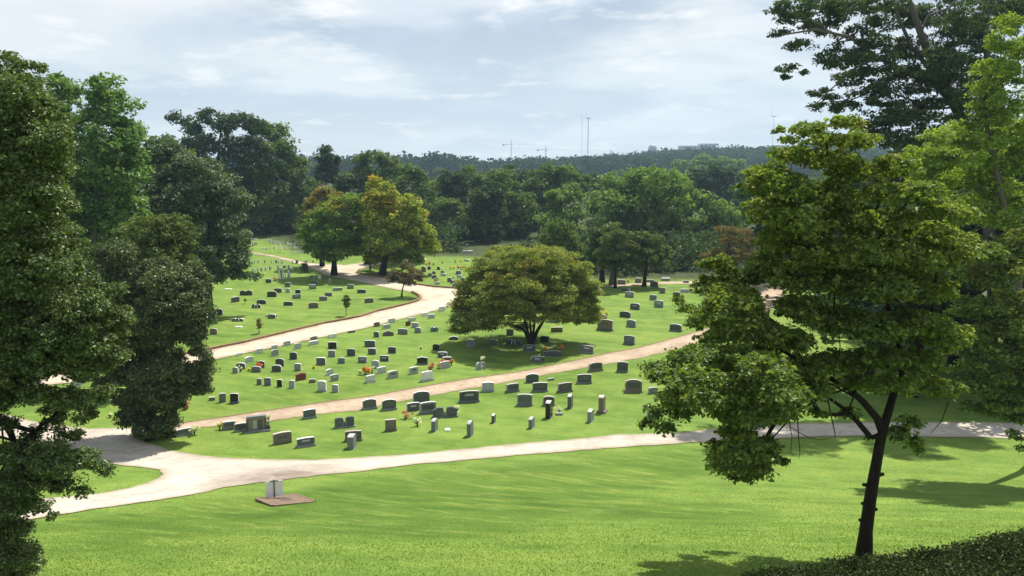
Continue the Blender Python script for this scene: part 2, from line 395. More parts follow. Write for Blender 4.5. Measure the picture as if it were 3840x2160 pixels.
# red gravel drive between the middle lawn and the lower strip
R2U = [(560, 1602), (673, 1588), (800, 1570), (964, 1546), (1152, 1518), (1400, 1485), (1585, 1450), (1749, 1422), (1950, 1394), (2152, 1353), (2269, 1327), (2400, 1303), (2569, 1257), (2680, 1222), (2770, 1180), (2820, 1125), (2850, 1078), (2640, 1064), (2480, 1066), (2280, 1076), (2050, 1088), (1850, 1098)]
R2L = [(1850, 1092), (2050, 1080), (2280, 1068), (2480, 1057), (2640, 1054), (2860, 1060), (2950, 1052), (2960, 1075), (2930, 1120), (2870, 1185), (2790, 1235), (2684, 1272), (2400, 1344), (2199, 1379), (2023, 1410), (1859, 1442), (1716, 1466), (1620, 1485), (1495, 1506), (1349, 1540), (1187, 1555), (1016, 1579), (832, 1596), (760, 1604), (660, 1618), (560, 1632)]
sheet('gravel_drive', R2U+R2L, M_gravel, 0.022, 0.8, 0.5)
# pale paved road, the junction at the left and its two arms
PV = [(3990, 1584), (3840, 1588), (3420, 1583), (3020, 1588), (2700, 1606), (2534, 1625), (2300, 1630), (2206, 1644), (1900, 1668), (1550, 1703), (1349, 1716), (1185, 1725), (1009, 1725), (900, 1722), (769, 1711), (640, 1689), (560, 1664), (500, 1640), (560, 1630), (570, 1604), (480, 1606), (336, 1608), (200, 1592), (100, 1575), (0, 1550), (-300, 1505),
      (-300, 1585), (0, 1635), (200, 1700), (448, 1745), (560, 1757), (603, 1766), (612, 1775), (595, 1795), (540, 1815), (480, 1833), (336, 1856), (150, 1872), (0, 1882), (-300, 1895),
      (-300, 2010), (80, 1955), (224, 1931), (400, 1905), (697, 1861), (840, 1829), (950, 1814), (1090, 1798), (1185, 1784), (1349, 1770), (1550, 1743), (1900, 1712), (2300, 1680), (2644, 1658), (3020, 1640), (3260, 1636), (3840, 1645), (3990, 1648)]
sheet('paved_road', PV, M_paved, 0.03, 0.6, 0.45, stain=[(830, 1835), (870, 1790), (1000, 1768), (1150, 1752), (1260, 1760), (1200, 1790), (1000, 1815)])
# curving upper drive
UD = [(-300, 1452), (0, 1425), (200, 1405), (360, 1392), (520, 1366), (650, 1340), (804, 1310), (914, 1288), (1078, 1248), (1219, 1215), (1350, 1191), (1414, 1170), (1531, 1142), (1568, 1130), (1576, 1121), (1570, 1110), (1546, 1097), (1464, 1083), (1366, 1062), (1300, 1050), (1225, 1034), (1183, 1015), (1140, 997), (1099, 985), (1028, 966), (930, 949), (840, 938),
      (840, 932), (930, 942), (1028, 958), (1099, 974), (1150, 986), (1211, 991), (1300, 994), (1370, 984), (1460, 974), (1600, 968), (1600, 978), (1480, 986), (1400, 998), (1350, 1012), (1338, 1024), (1365, 1031), (1405, 1036), (1464, 1045), (1542, 1066), (1628, 1078), (1729, 1085), (1850, 1090), (1960, 1096), (1960, 1106), (1830, 1118), (1696, 1150), (1520, 1194), (1391, 1228), (1350, 1236), (1219, 1264), (1055, 1299), (890, 1332), (827, 1345), (650, 1385), (360, 1428), (0, 1464), (-300, 1495)]
sheet('upper_drive', UD, M_drive, 0.045, 1.1, 0.35)
def kerb(name, pts, wd=0.16, h=0.13):
    P = [np.array(p) for p in gp(pts)]; Q = []
    for a, b in zip(P[:-1], P[1:]):
        n = max(1, int(np.linalg.norm(b-a)/0.9)); Q += [a+(b-a)*k/n for k in range(n)]
    Q.append(P[-1]); m = MB(); V = []; 
    for i, q in enumerate(Q):
        t_ = Q[min(i+1, len(Q)-1)]-Q[max(i-1, 0)]; t_ /= np.linalg.norm(t_)+1e-9; nrm = np.array([-t_[1], t_[0]])
        for s_, dz in ((-1, -0.1), (-1, h), (1, h), (1, -0.1)):
            c = q+nrm*s_*wd/2; V.append((c[0], c[1], float(terr(c[0], c[1]))+dz))
    F_ = [(4*i+k, 4*i+k+1, 4*i+4+k+1, 4*i+4+k) for i in range(len(Q)-1) for k in range(3)]
    o = mesh_np(name, V, F_, M_kerb); tag(o, kind='structure')
kerb('kerb', [(-300, 1450), (0, 1423), (360, 1390), (650, 1338), (804, 1308), (914, 1286), (1078, 1246), (1219, 1213), (1350, 1189), (1414, 1168), (1531, 1140), (1568, 1128), (1577, 1120), (1571, 1109), (1546, 1096)], 0.32, 0.22)
kerb('kerb', [(1350, 1012), (1337, 1023), (1365, 1030), (1405, 1035), (1464, 1043), (1542, 1064), (1628, 1076), (1729, 1083), (1850, 1088)], 0.2, 0.2)
kerb('kerb', R2U[1:14], 0.10, 0.05)

# ------------------------------------------------------------------ foliage
def leaves(centers, rad, counts, leaf, rng, flat=0.6, upb=0.6, out=0.35, cc=None, asp=0.55, fold=0.15, fall=0.0):
    """clumps of leaf quads. centers (m,3), rad (m,), counts (m,)"""
    n = int(counts.sum()); ci = np.repeat(np.arange(len(centers)), counts)
    g = rng.normal(size=(n, 3)); r = np.linalg.norm(g, axis=1, keepdims=True)
    g = g/r*(rng.random((n, 1))**0.45)
    off = g*rad[ci][:, None]; off[:, 2] *= flat
    if fall: off[:, 2] -= fall*(off[:, 0]**2+off[:, 1]**2)/np.maximum(rad[ci], 1e-3)
    p = centers[ci]+off
    nrm = rng.normal(size=(n, 3))*0.62 + np.array([0, 0, upb]) + g*out*1.5
    nrm /= np.linalg.norm(nrm, axis=1, keepdims=True)+1e-9
    a = rng.normal(size=(n, 3)); a -= nrm*(a*nrm).sum(1, keepdims=True); a /= np.linalg.norm(a, axis=1, keepdims=True)+1e-9
    b = np.cross(nrm, a)
    s = leaf*(0.5+1.15*rng.random((n, 1))**1.4)
    v0 = p-a*s*0.5; v2 = p+a*s*0.5
    v1 = p+b*s*asp*0.5+nrm*s*fold; v3 = p-b*s*asp*0.5+nrm*s*fold
    return np.stack([v0, v1, v2, v3], 1).reshape(-1, 3)
def quadF(V): return np.arange(len(V)).reshape(-1, 4)

def lobe_clumps(c, r, m, rng, inner=0.45):
    g = rng.normal(size=(m, 3)); g /= np.linalg.norm(g, axis=1, keepdims=True)
    k = inner+(1-inner)*rng.random((m, 1))**0.6
    return np.asarray(c)+g*k*np.asarray(r)

def bez(p0, p1, sag, n, rng, wob=0.05):
    p0 = np.asarray(p0, float); p1 = np.asarray(p1, float); d = np.linalg.norm(p1-p0)
    mid = (p0+p1)/2+np.array([0, 0, sag*d])+rng.normal(size=3)*wob*d
    return [(1-t)**2*p0+2*t*(1-t)*mid+t*t*p1 for t in np.linspace(0, 1, n)]

def tree_px(name, label, cat, base, lobes, Y, leaf, mat, bark, seed, dens=2.6, clump=0.8, flat=0.6, group=None, trunk=None, tr=0.25,
            limbs=True, twigs=2, upb=0.85, dj=0.6, depth=1.0, asp=0.55, fall=0.0, extra=None, maxn=150000, extra_limbs=None, fork=0.45, rootloc=None, leafn=1.0, back=0.0):
    """tree whose lobes are read off the photo: (u, v, ru, rv[, dY]) in photo pixels, stood at depth Y"""
    rng = np.random.default_rng(seed)
    if base is None: base = (0, 0)
    bx, by = base; bz = float(terr(bx, by)); root = empty(name, (bx, by, bz)); tag(root, label, cat, group)
    org = np.array([bx, by, bz]); k = Y/FPX
    C_, R_, N_, LB = [], [], [], []
    if back: lobes = list(lobes)+[(l[0]+rng.uniform(-12, 12), l[1]+rng.uniform(-8, 8), l[2]*0.9, l[3]*0.9, (l[4] if len(l) > 4 else 0)+sg*back*rng.uniform(.6, 1.2)) for l in lobes if l[2] > 75 for sg in (1, -1)]
    for lb in lobes:
        u, v, ru, rv = lb[:4]; dY = lb[4] if len(lb) > 4 else rng.uniform(-1, 1)*dj*ru*k*1.2
        c = px(u, v, Y+dY); rx, rz = ru*k*0.92, rv*k*0.92; ryy = max(rx, rz)*depth
        LB.append((c, rx, rz, ryy))
        n = 1.75*dens*(PI*ru*rv)/((leaf/k)**2*0.5*asp/0.55)*leafn
        cr = clump*min(1.0, 0.35+0.3*min(rx, rz)/clump)
        m = max(3, int(5*(rx*rz+rx*ryy+ryy*rz)/3/(cr*cr)))
        cc = lobe_clumps(c, (rx-cr*0.4 if rx > cr else rx*0.6, ryy, max(rz-cr*0.3, rz*0.5)), m, rng)
        C_.append(cc); R_.append(cr*(0.6+0.8*rng.random(m))); N_.append(np.full(m, n/m))
    C_ = np.concatenate(C_); R_ = np.concatenate(R_); N_ = np.concatenate(N_)
    maxn = maxn*1.75
    if N_.sum() > maxn: N_ = N_*maxn/N_.sum()
    cnt = np.maximum(1, (N_+rng.random(len(N_))).astype(int))
    V = leaves(C_, R_, cnt, leaf*1.15, rng, flat, upb, out=0.42, asp=asp*1.1, fall=fall)
    mesh_np('crown', V-org, quadF(V), mat, root)
    mb = MB()
    if trunk is None:
        cm = np.mean([l[0] for l in LB], axis=0)
        top = np.array([cm[0], cm[1], org[2]+(cm[2]-org[2])*1.1])
        trunk = [org-(0, 0, 0.3)]+[org+(top-org)*np.array([t**1.3, t**1.3, t]) for t in (0.25, 0.5, 0.75, 1.0)]
    trunk = [np.asarray(p, float) for p in trunk]
    nT = len(trunk); rad = [tr*1.3]+[tr*(1-0.72*i/(nT-1)) for i in range(1, nT)]
    mb.tube([p-org for p in trunk], rad, 9)
    if limbs:
        # branching graph: every lobe hangs on the nearest lobe already joined, or on the trunk
        nodes = []
        for j in range(1, nT):
            for f_ in (0.0, 0.5):
                q = trunk[j-1]*(1-f_)+trunk[j]*f_
                if q[2] > org[2]+(trunk[-1][2]-org[2])*fork*0.75: nodes.append((q, -1))
        nodes.append((trunk[-1], -1)); nt0 = len(nodes)
        order = sorted(range(len(LB)), key=lambda i: min(np.linalg.norm(LB[i][0]-q[0]) for q in nodes[:nt0]))
        par = {}; pos = {}; pathlen = {}
        for i in order:
            c = LB[i][0]; best = None
            for ni, (q, li) in enumerate(nodes):
                d = np.linalg.norm(c-q)*(1.0 if q[2] < c[2]+0.3 else 1.45)
                if best is None or d < best[0]: best = (d, ni)
            par[i] = best[1]; nodes.append((c, i))
        desc = {i: 1 for i in order}
        for i in reversed(order):
            li = nodes[par[i]][1]
            if li >= 0: desc[li] += desc[i]
        tot = max(2, len(LB))
        for i in order:
            c, rx, rz, ry = LB[i]; p0, li = nodes[par[i]]
            r0 = min(tr*0.5, tr*0.60*math.sqrt(desc[i]/tot)+0.012*tr); r1_ = r0*(0.75 if desc[i] > 1 else 0.25)
            path = bez(p0, c, 0.07, 6, rng, 0.07); mb.tube([p-org for p in path], [r0+(r1_-r0)*q/5 for q in range(6)], 6, False)
            for q in range(twigs):
                e = lobe_clumps(c, (rx*.85, ry*.85, rz*.85), 1, rng, 0.7)[0]; s0 = path[rng.integers(3, 6)]
                tw = bez(s0, e, 0.05, 4, rng, 0.1); mb.tube([p-org for p in tw], [max(0.004, tr*0.035)*(1-0.7*i_/3) for i_ in range(4)], 4, False)
    if extra_limbs:
        for pts, r0, r1 in extra_limbs:
            n_ = len(pts); mb.tube([np.asarray(p)-org for p in pts], [r0+(r1-r0)*i/(n_-1) for i in range(n_)], 8, False)
    mb.build('trunk', bark, root, True)
    return root

def gpt(u, v): p = ground(u, v); return (p[0], p[1])
def at_depth(u, Y): return (Y*(u-1920)/FPX*1.0, Y)

exec_stage = 9
# leaf materials
LM_holly = m_leaf('glossy_dark_leaf', (0.028, 0.05, 0.014), (0.13, 0.17, 0.06), gloss=0.035, grough=0.42, trans=0.2)
LM_left = m_leaf('glossy_olive_leaf', (0.038, 0.068, 0.018), (0.17, 0.225, 0.078), gloss=0.035, grough=0.45, trans=0.25)
LM_gum = m_leaf('fresh_green_leaf', (0.06, 0.12, 0.036), (0.18, 0.27, 0.10), trans=0.4)
LM_oak = m_leaf('dull_oak_leaf', (0.036, 0.068, 0.028), (0.13, 0.185, 0.085), gloss=0.05)
LM_dark = m_leaf('deep_green_leaf', (0.026, 0.052, 0.017), (0.075, 0.115, 0.036), trans=0.25, gloss=0.02)
LM_mid = m_leaf('mid_green_leaf', (0.055, 0.098, 0.024), (0.15, 0.21, 0.055), trans=0.3, gloss=0.02)
LM_willow = m_leaf('yellow_green_leaf', (0.085, 0.15, 0.035), (0.19, 0.27, 0.07), trans=0.35, gloss=0.02)
LM_pink = m_leaf('bronzed_leaf', (0.13, 0.165, 0.036), (0.33, 0.36, 0.09), tint=(0.36, 0.22, 0.05), tamt=0.2, trans=0.42, tscale=0.5)
LM_maple = m_leaf('turning_maple_leaf', (0.075, 0.14, 0.025), (0.24, 0.34, 0.06), tint=(0.36, 0.15, 0.03), tamt=0.35, tz=(7.5, 14), trans=0.45, tscale=0.3)
LM_maple2 = m_leaf('yellowing_maple_leaf', (0.115, 0.175, 0.028), (0.36, 0.40, 0.065), tint=(0.62, 0.28, 0.05), tamt=0.42, tz=(7.5, 14.0), trans=0.45, tscale=0.3)
LM_rust = m_leaf('rusty_leaf', (0.095, 0.10, 0.03), (0.20, 0.17, 0.06), tint=(0.22, 0.12, 0.05), tamt=0.5, trans=0.3)
LM_plum = m_leaf('plum_leaf', (0.09, 0.078, 0.04), (0.18, 0.165, 0.08), tint=(0.12, 0.05, 0.045), tamt=0.5, trans=0.25)
LM_dog = m_leaf('dogwood_leaf', (0.050, 0.095, 0.018), (0.22, 0.28, 0.06), tint=(0.27, 0.22, 0.06), tamt=0.28, tz=(5.2, 9.5), gloss=0.025, grough=0.5, trans=0.42, tscale=0.8)
LM_aut = m_leaf('speckled_autumn_leaf', (0.055, 0.092, 0.022), (0.14, 0.18, 0.05), tint=(0.19, 0.12, 0.05), tamt=0.08, trans=0.3, tscale=0.5)
LM_bright = m_leaf('bright_lime_leaf', (0.11, 0.18, 0.022), (0.27, 0.34, 0.05), trans=0.45, gloss=0.03)
LM_hedge = m_leaf('hedge_leaf', (0.014, 0.030, 0.006), (0.06, 0.088, 0.016), trans=0.15, gloss=0.02)
#PART2
# ------------------------------------------------------------------ gravestones
ZS = 4.262
R2 = sorted([(560, 1615), (673, 1594), (964, 1562), (1152, 1536), (1400, 1508), (1585, 1470), (1749, 1440), (1950, 1412), (2152, 1372), (2400, 1323), (2684, 1250)])
UPR = [(-300, 1470), (650, 1362), (827, 1328), (1055, 1275), (1219, 1240), (1391, 1200), (1520, 1168), (1700, 1110)]
def section(u, v):
    if v > np.interp(u, [a for a, b in R2], [b for a, b in R2]): return 'strip'
    if u < 1720:
        if v > np.interp(u, [a for a, b in UPR], [b for a, b in UPR]): return 'middle'
        if u > 1560: return 'plum'
        if v < 967 or (u > 1100 and v < 985): return 'far'
        return 'upper'
    if v < 1073: return 'back'
    return 'plum' if u < 1760 and v < 1100 else 'middle'
SEC = dict(strip='the grass strip between the red drive and the pale road', middle='the middle lawn between the two drives',
           upper='the upper left lawn beside the curving drive', far='the far hillside below the woods',
           plum='the lawn across the drive behind the small plum tree', back='the shady far edge behind the red drive')
def profile(style, w, h):
    a = w/2
    if style == 'slab': return [(-a, 0), (a, 0), (a, h*0.93), (a*0.5, h*0.975), (0, h), (-a*0.5, h*0.975), (-a, h*0.93)]
    if style == 'flat': return [(-a, 0), (a, 0), (a, h), (-a, h)]
    if style == 'arch':
        return [(-a, 0), (a, 0), (a, h*0.72)]+[(a*math.cos(t), h*0.72+h*0.28*math.sin(t)) for t in np.linspace(0.25, PI-0.25, 9)]+[(-a, h*0.72)]
    if style == 'gable': return [(-a, 0), (a, 0), (a, h*0.84), (0.06*a, h), (-0.06*a, h), (-a, h*0.84)]
    if style == 'up': return [(-a, 0), (a, 0), (a, h*0.88)]+[(a*math.cos(t), h*0.88+h*0.12*math.sin(t)) for t in np.linspace(0.3, PI-0.3, 7)]+[(-a, h*0.88)]
    if style == 'heart': return [(-a, 0), (a, 0), (a, h*0.7), (a*0.75, h*0.93), (a*0.4, h), (a*0.1, h*0.82), (-a*0.1, h*0.82), (-a*0.4, h), (-a*0.75, h*0.93), (-a, h*0.7)]
    if style == 'wing': return [(-a, 0), (a, 0), (a, h*0.5), (a*0.8, h*0.72), (a*0.35, h*0.9), (0, h), (-a*0.35, h*0.9), (-a*0.8, h*0.72), (-a, h*0.5)]
rgs = np.random.default_rng(5)
STONES = []
COLN = dict(g='grey', d='dark grey', k='black', l='light grey', w='white', b='brownish grey', r='red')
STYN = dict(slab='square shouldered', flat='flat topped', arch='arch topped', gable='peaked', up='narrow upright', heart='notched double', wing='low winged')
REL = dict(r=-17, l=30, z=3, e=76, c=12)
def stone(u0, u1, vt, vb, style='slab', col='g', yaw='r', parts=True, th=None, extra=None, note=None):
    u = (u0+u1)/2; p = ground(u, vb); s = pxm(p); wp = (u1-u0)/s; hp = (vb-vt)/s
    b = math.atan2(p[0], p[1]); rel = math.radians(REL[yaw]+rgs.uniform(-3, 3)); rz = -b+rel
    t = th or (0.17 if wp < 0.8 else 0.22)
    if yaw == 'e': t = max(0.16, min(0.36, wp*0.8)); wd = max(0.25, min(0.75, 0.9*hp))
    else: wd = max(0.18, (wp-t*abs(math.sin(rel)))/math.cos(rel))
    dep = math.radians(8.7)+math.atan((vb-1080)/FPX)
    h = max(0.16, (hp-t*math.sin(dep)*0.9)/math.cos(dep))
    o = dict(p=p, rz=rz, w=wd, h=h, t=t, style=style, col=col, u=u, v=vb, vt=vt, yaw=yaw, parts=parts, extra=extra, note=note, sec=section(u, vb), s=s)
    STONES.append(o); return o
def grp(ox, oy, lst, zs=ZS, **kw):
    for e in lst:
        x0, x1, yt, yb = e[:4]; rest = e[4:]
        st = rest[0] if len(rest) > 0 else 'slab'; c = rest[1] if len(rest) > 1 else 'g'; yw = rest[2] if len(rest) > 2 else 'r'
        ex = rest[3] if len(rest) > 3 else None; nt_ = rest[4] if len(rest) > 4 else None
        stone(ox+x0/zs, ox+x1/zs, oy+yt/zs, oy+yb/zs, st, c, yw, extra=ex, note=nt_, **kw)
# far hillside, tiny
def tiny(ox, oy, lst, c='w', st='flat', **kw):
    for x, y0, y1, *r in lst:
        w_ = r[0] if r else 20; cc = r[1] if len(r) > 1 else c
        stone(ox+(x-w_/2)/ZS, ox+(x+w_/2)/ZS, oy+y0/ZS, oy+y1/ZS, st, cc, 'r' if len(r) < 3 else r[2], parts=False, th=0.15)
tiny(700, 860, [(1030, 143, 175, 22), (1062, 143, 175, 22, 'l'), (1092, 143, 175, 22), (1125, 143, 176, 24)] +
     [(882, 208, 240, 20, 'l'), (920, 215, 245, 22, 'l'), (1018, 210, 250, 22, 'g'), (1055, 205, 248, 26, 'l'), (1092, 205, 246, 24, 'g'), (1120, 208, 245, 18, 'd')] +
     [(1290, 157, 197, 20), (1318, 163, 203, 20, 'l'), (1348, 168, 210, 22), (1382, 176, 222, 24, 'l'), (1412, 185, 225, 20)] +
     [(1450, 192, 232, 20), (1476, 200, 240, 22), (1512, 196, 240, 24, 'l'), (1545, 200, 245, 24)] +
     [(1612, 206, 250, 22), (1638, 220, 258, 20, 'l'), (1662, 224, 262, 20), (1690, 235, 268, 18, 'g')] +
     [(1728, 226, 262, 22), (1768, 230, 266, 24, 'l'), (1795, 238, 272, 20)] +
     [(1215, 290, 320, 18, 'l'), (1240, 290, 325, 16), (1268, 295, 325, 22, 'g'), (1325, 285, 318, 14), (1360, 285, 318, 14), (1392, 280, 318, 20, 'g'), (1418, 262, 290, 16)] +
     [(1548, 282, 318, 18, 'l'), (1580, 288, 322, 22), (1612, 280, 318, 18), (1642, 286, 320, 20, 'l'), (1688, 282, 318, 22, 'g'), (1722, 270, 305, 18), (1765, 268, 300, 20), (1808, 285, 318, 20, 'l'), (1842, 278, 335, 18)] +
     [(1702, 352, 388, 20), (1732, 355, 385, 20), (1762, 350, 382, 22), (1790, 345, 372, 18), (1822, 342, 370, 20, 'l'), (1848, 335, 372, 20, 'g'), (1872, 345, 385, 16), (1912, 345, 375, 20, 'l'), (1945, 338, 368, 18), (1980, 322, 355, 26)])
tiny(700, 860, [(1088, 485, 540, 20, 'l'), (1145, 485, 540, 30, 'l'), (1250, 482, 535, 24, 'b'), (1362, 480, 540, 16, 'l'), (1430, 488, 540, 30, 'd'), (1468, 498, 540, 26, 'l'), (1525, 490, 545, 22, 'l'), (1542, 510, 548, 14, 'w'), (1692, 500, 550, 24, 'l'), (1762, 490, 545, 44, 'd'), (1915, 490, 530, 28, 'b'), (2020, 492, 528, 26, 'b')] +
     [(1062, 625, 685, 22, 'l'), (1095, 630, 680, 20, 'l'), (1138, 615, 670, 28, 'l'), (1195, 610, 665, 34, 'g'), (1262, 598, 655, 30, 'l'), (1330, 592, 650, 26, 'g'), (1356, 585, 640, 22, 'w'), (1460, 565, 650, 30, 'l'), (1480, 645, 780, 20, 'g'), (1548, 700, 775, 22, 'l'), (1582, 700, 768, 20, 'l'), (1590, 560, 610, 16, 'l'), (1556, 580, 618, 46, 'g'), (1630, 575, 640, 32, 'l'), (1625, 655, 768, 28, 'l'), (1648, 690, 768, 20, 'w'), (1702, 590, 650, 26, 'l'), (1742, 600, 662, 32, 'g')])
tiny(700, 860, [(1995, 735, 800, 74, 'b'), (2122, 732, 792, 46, 'w'), (2285, 785, 868, 42, 'l')], st='arch')
grp(700, 860, [(1260, 1355, 790, 855, 'slab', 'd'), (1565, 1660, 845, 920), (1400, 1525, 935, 1010, 'slab', 'd'), (1580, 1655, 940, 1010, 'slab', 'l'),
    (1285, 1440, 985, 1080, 'arch', 'd'), (1735, 1825, 960, 1025, 'slab', 'k'), (1690, 1825, 1030, 1108, 'slab', 'g', 'z', 'plate'), (850, 1050, 970, 1055, 'heart', 'd'),
    (715, 850, 1075, 1165, 'slab', 'd', 'l'), (1120, 1270, 1120, 1195, 'arch', 'd'), (1040, 1180, 1190, 1260, 'heart', 'd', 'r', 'vase'), (1545, 1700, 1150, 1220, 'arch', 'd'),
    (1950, 2105, 1165, 1260, 'arch', 'b', 'z'), (1955, 2070, 875, 955, 'slab', 'g', 'z', 'plate'), (1980, 2095, 830, 890, 'slab', 'd'), (2115, 2250, 1065, 1140, 'slab', 'g'),
    (2205, 2325, 1005, 1070), (2335, 2490, 930, 980, 'flat', 'g', 'z'), (425, 575, 1265, 1360, 'arch', 'd'), (250, 450, 1345, 1435, 'slab', 'd', 'z'), (1295, 1425, 1350, 1425, 'arch', 'd')])
grp(1300, 860, [(5, 115, 875, 950, 'slab', 'g', 'r', 'plate'), (165, 310, 955, 1020, 'slab', 'd'), (285, 430, 1095, 1175, 'arch', 'b', 'z'), (1475, 1580, 1230, 1310, 'slab', 'w', 'l'),
    (1205, 1330, 1325, 1390, 'slab', 'w', 'l'), (1300, 1415, 1350, 1420, 'slab', 'l', 'z')])
grp(1300, 860, [(1190, 1270, 590, 680, 'gable'), (1290, 1345, 590, 640, 'slab', 'd'), (1440, 1495, 595, 645, 'arch', 'd'), (1500, 1565, 655, 700, 'arch', 'g'), (1500, 1590, 702, 745, 'slab', 'l'),
    (1740, 1830, 660, 720, 'arch', 'g'), (1760, 1840, 722, 775, 'arch', 'l'), (1300, 1370, 700, 755), (1365, 1420, 668, 715, 'slab', 'd'), (1360, 1440, 728, 786, 'slab', 'd', 'l'),
    (1395, 1470, 778, 830, 'slab', 'd', 'l'), (1410, 1490, 832, 885, 'arch', 'l', 'z'), (1605, 1680, 770, 840, 'slab', 'd'), (1650, 1750, 805, 862, 'heart', 'd'), (1690, 1800, 862, 912, 'slab', 'g', 'z'),
    (1820, 1885, 772, 822, 'slab', 'b'), (1865, 1965, 478, 512, 'arch', 'l')], parts=False)
grp(750, 1100, [(500, 695, 395, 450, 'heart', 'd', 'r', 'vase'), (155, 275, 555, 655, 'arch', 'b'), (590, 685, 945, 1000, 'slab', 'w', 'l'), (895, 1010, 880, 960, 'slab', 'w', 'l'), (1145, 1250, 820, 890, 'slab', 'l', 'l'),
    (1140, 1265, 892, 1000, 'gable', 'l', 'l'), (1340, 1455, 755, 835, 'slab', 'l', 'l'), (1505, 1625, 792, 890, 'slab', 'l', 'l'), (1765, 1885, 680, 752, 'gable', 'b', 'l'), (1745, 1905, 752, 822, 'flat', 'l', 'l'), (2060, 2190, 640, 712, 'slab', 'w', 'l'),
    (2365, 2490, 588, 632, 'flat', 'b', 'l'), (725, 860, 1005, 1100, 'gable', 'l', 'l'), (2045, 2190, 770, 885, 'slab', 'k'), (2045, 2165, 905, 1015), (2345, 2485, 880, 1000, 'slab', 'd'), (1430, 1555, 935, 1055, 'arch', 'd'),
    (1855, 2010, 1020, 1145, 'slab', 'd'), (2200, 2320, 1025, 1120), (1205, 1345, 1035, 1168, 'arch', 'd'), (900, 1035, 1075, 1190, 'arch', 'd'), (580, 725, 1105, 1208, 'arch', 'd'), (1145, 1300, 1140, 1255, 'arch', 'd', 'r', None),
    (815, 975, 1160, 1260, 'arch', 'g'), (518, 610, 1175, 1275, 'arch', 'g'), (1505, 1615, 1115, 1235, 'slab', 'g', 'r', 'plate'), (1540, 1705, 1265, 1390, 'gable', 'r', 'l'), (1742, 1848, 1362, 1430, 'gable', 'b', 'z'), (2015, 2140, 1205, 1310, 'arch', 'l', 'l'),
    (2085, 2225, 1290, 1400, 'slab', 'g', 'l', 'plate')])
grp(1250, 1100, [(650, 750, 455, 530, 'slab', 'b', 'l'), (880, 1000, 395, 470, 'slab', 'w', 'l'), (790, 925, 490, 565, 'flat', 'l', 'l'), (1200, 1330, 380, 440, 'slab', 'w', 'l'), (1160, 1240, 445, 520, 'slab', 'r', 'l'),
    (1245, 1365, 462, 550, 'slab', 'l'), (1295, 1405, 540, 630, 'arch'), (1025, 1190, 560, 655, 'slab', 'g'), (640, 735, 605, 700, 'arch', 'd'), (790, 970, 592, 680, 'wing', 'b', 'z'), (1550, 1680, 530, 610, 'heart', 'g', 'z'),
    (495, 675, 745, 855, 'slab', 'd'), (550, 685, 870, 975, 'slab', 'd'), (870, 1005, 850, 955, 'slab', 'd'), (740, 890, 985, 1085, 'slab', 'd', 'r', 'plate'), (390, 535, 1005, 1110, 'slab', 'g', 'r', 'plate'), (605, 735, 1065, 1195, 'arch', 'l'),
    (705, 855, 1170, 1275, 'slab', 'l', 'l'), (865, 1050, 1230, 1358, 'arch', 'l', 'l', 'plate'), (520, 690, 1300, 1425, 'slab', 'w', 'l', 'base'), (1330, 1515, 1010, 1138, 'gable', 'k', 'z', 'base'), (1215, 1370, 1170, 1290, 'slab', 'l', 'l', 'plate'),
    (1405, 1610, 1238, 1405, 'slab', 'w', 'l', 'base'), (1665, 1820, 930, 1025, 'slab', 'd', 'r', 'plate'), (1745, 1890, 1010, 1075, 'slab', 'd', 'z'), (1705, 1880, 1080, 1198, 'slab', 'l', 'l'), (1580, 1700, 805, 910, 'arch', 'k'),
    (1845, 2000, 680, 745, 'wing', 'd', 'z'), (2110, 2260, 740, 860, 'slab', 'g', 'r', 'base'), (2285, 2450, 1090, 1210, 'heart', 'l', 'l')])
grp(1800, 1250, [(145, 285, 95, 195, 'slab', 'd'), (410, 660, 95, 180, 'heart', 'd', 'r', 'vase'), (685, 890, 178, 290, 'arch', 'd', 'z', 'plate'), (960, 1105, 38, 145, 'slab', 'k'), (830, 1000, 360, 470, 'slab', 'd', 'z', 'plate'),
    (1010, 1300, 272, 372, 'gable', 'd', 'z'), (1585, 1820, 188, 320, 'slab', 'g', 'r', 'base plate'), (2285, 2475, 30, 180, 'slab', 'g', 'r', 'base'),
    (1735, 1975, 458, 608, 'arch', 'b', 'l', 'base'), (2180, 2370, 448, 620, 'slab', 'd', 'z', 'base'), (1545, 1795, 648, 805, 'slab', 'd', 'c', 'base'), (1240, 1490, 782, 940, 'slab', 'b', 'l', 'base'), (730, 945, 638, 785, 'arch', 'd', 'c'),
    (830, 1090, 778, 935, 'slab', 'd', 'c', 'base'), (415, 640, 793, 940, 'slab', 'g', 'l', 'base'), (25, 235, 772, 935, 'slab', 'l', 'c', 'base'), (1085, 1195, 712, 755, 'flat', 'g', 'l'), (585, 845, 962, 1160, 'slab', 'g', 'z', 'base'),
    (1000, 1200, 995, 1160, 'arch', 'b', 'z', 'base'), (1092, 1190, 1062, 1350, 'up', 'k', 'e'), (1435, 1508, 965, 1190, 'up', 'd', 'e'), (1915, 2062, 975, 1268, 'up', 'b', 'e', 'base'), (1758, 1838, 1205, 1412, 'up', 'g', 'e'), (212, 266, 1280, 1425, 'up', 'd', 'e'),
    (2308, 2600, 730, 945, 'arch', 'b', 'z', 'base')])
grp(1900, 1350, [(392, 462, 905, 1085, 'up', 'g', 'e'), (2235, 2345, 720, 900, 'up', 'l', 'l'), (2265, 2420, 430, 540, 'slab', 'g', 'l')])
grp(1600, 850, [(1350, 1480, 1090, 1145, 'flat', 'b', 'z'), (865, 945, 1110, 1180, 'slab', 'g', 'z'), (1325, 1440, 960, 1040, 'slab', 'g', 'z')], zs=2.899)
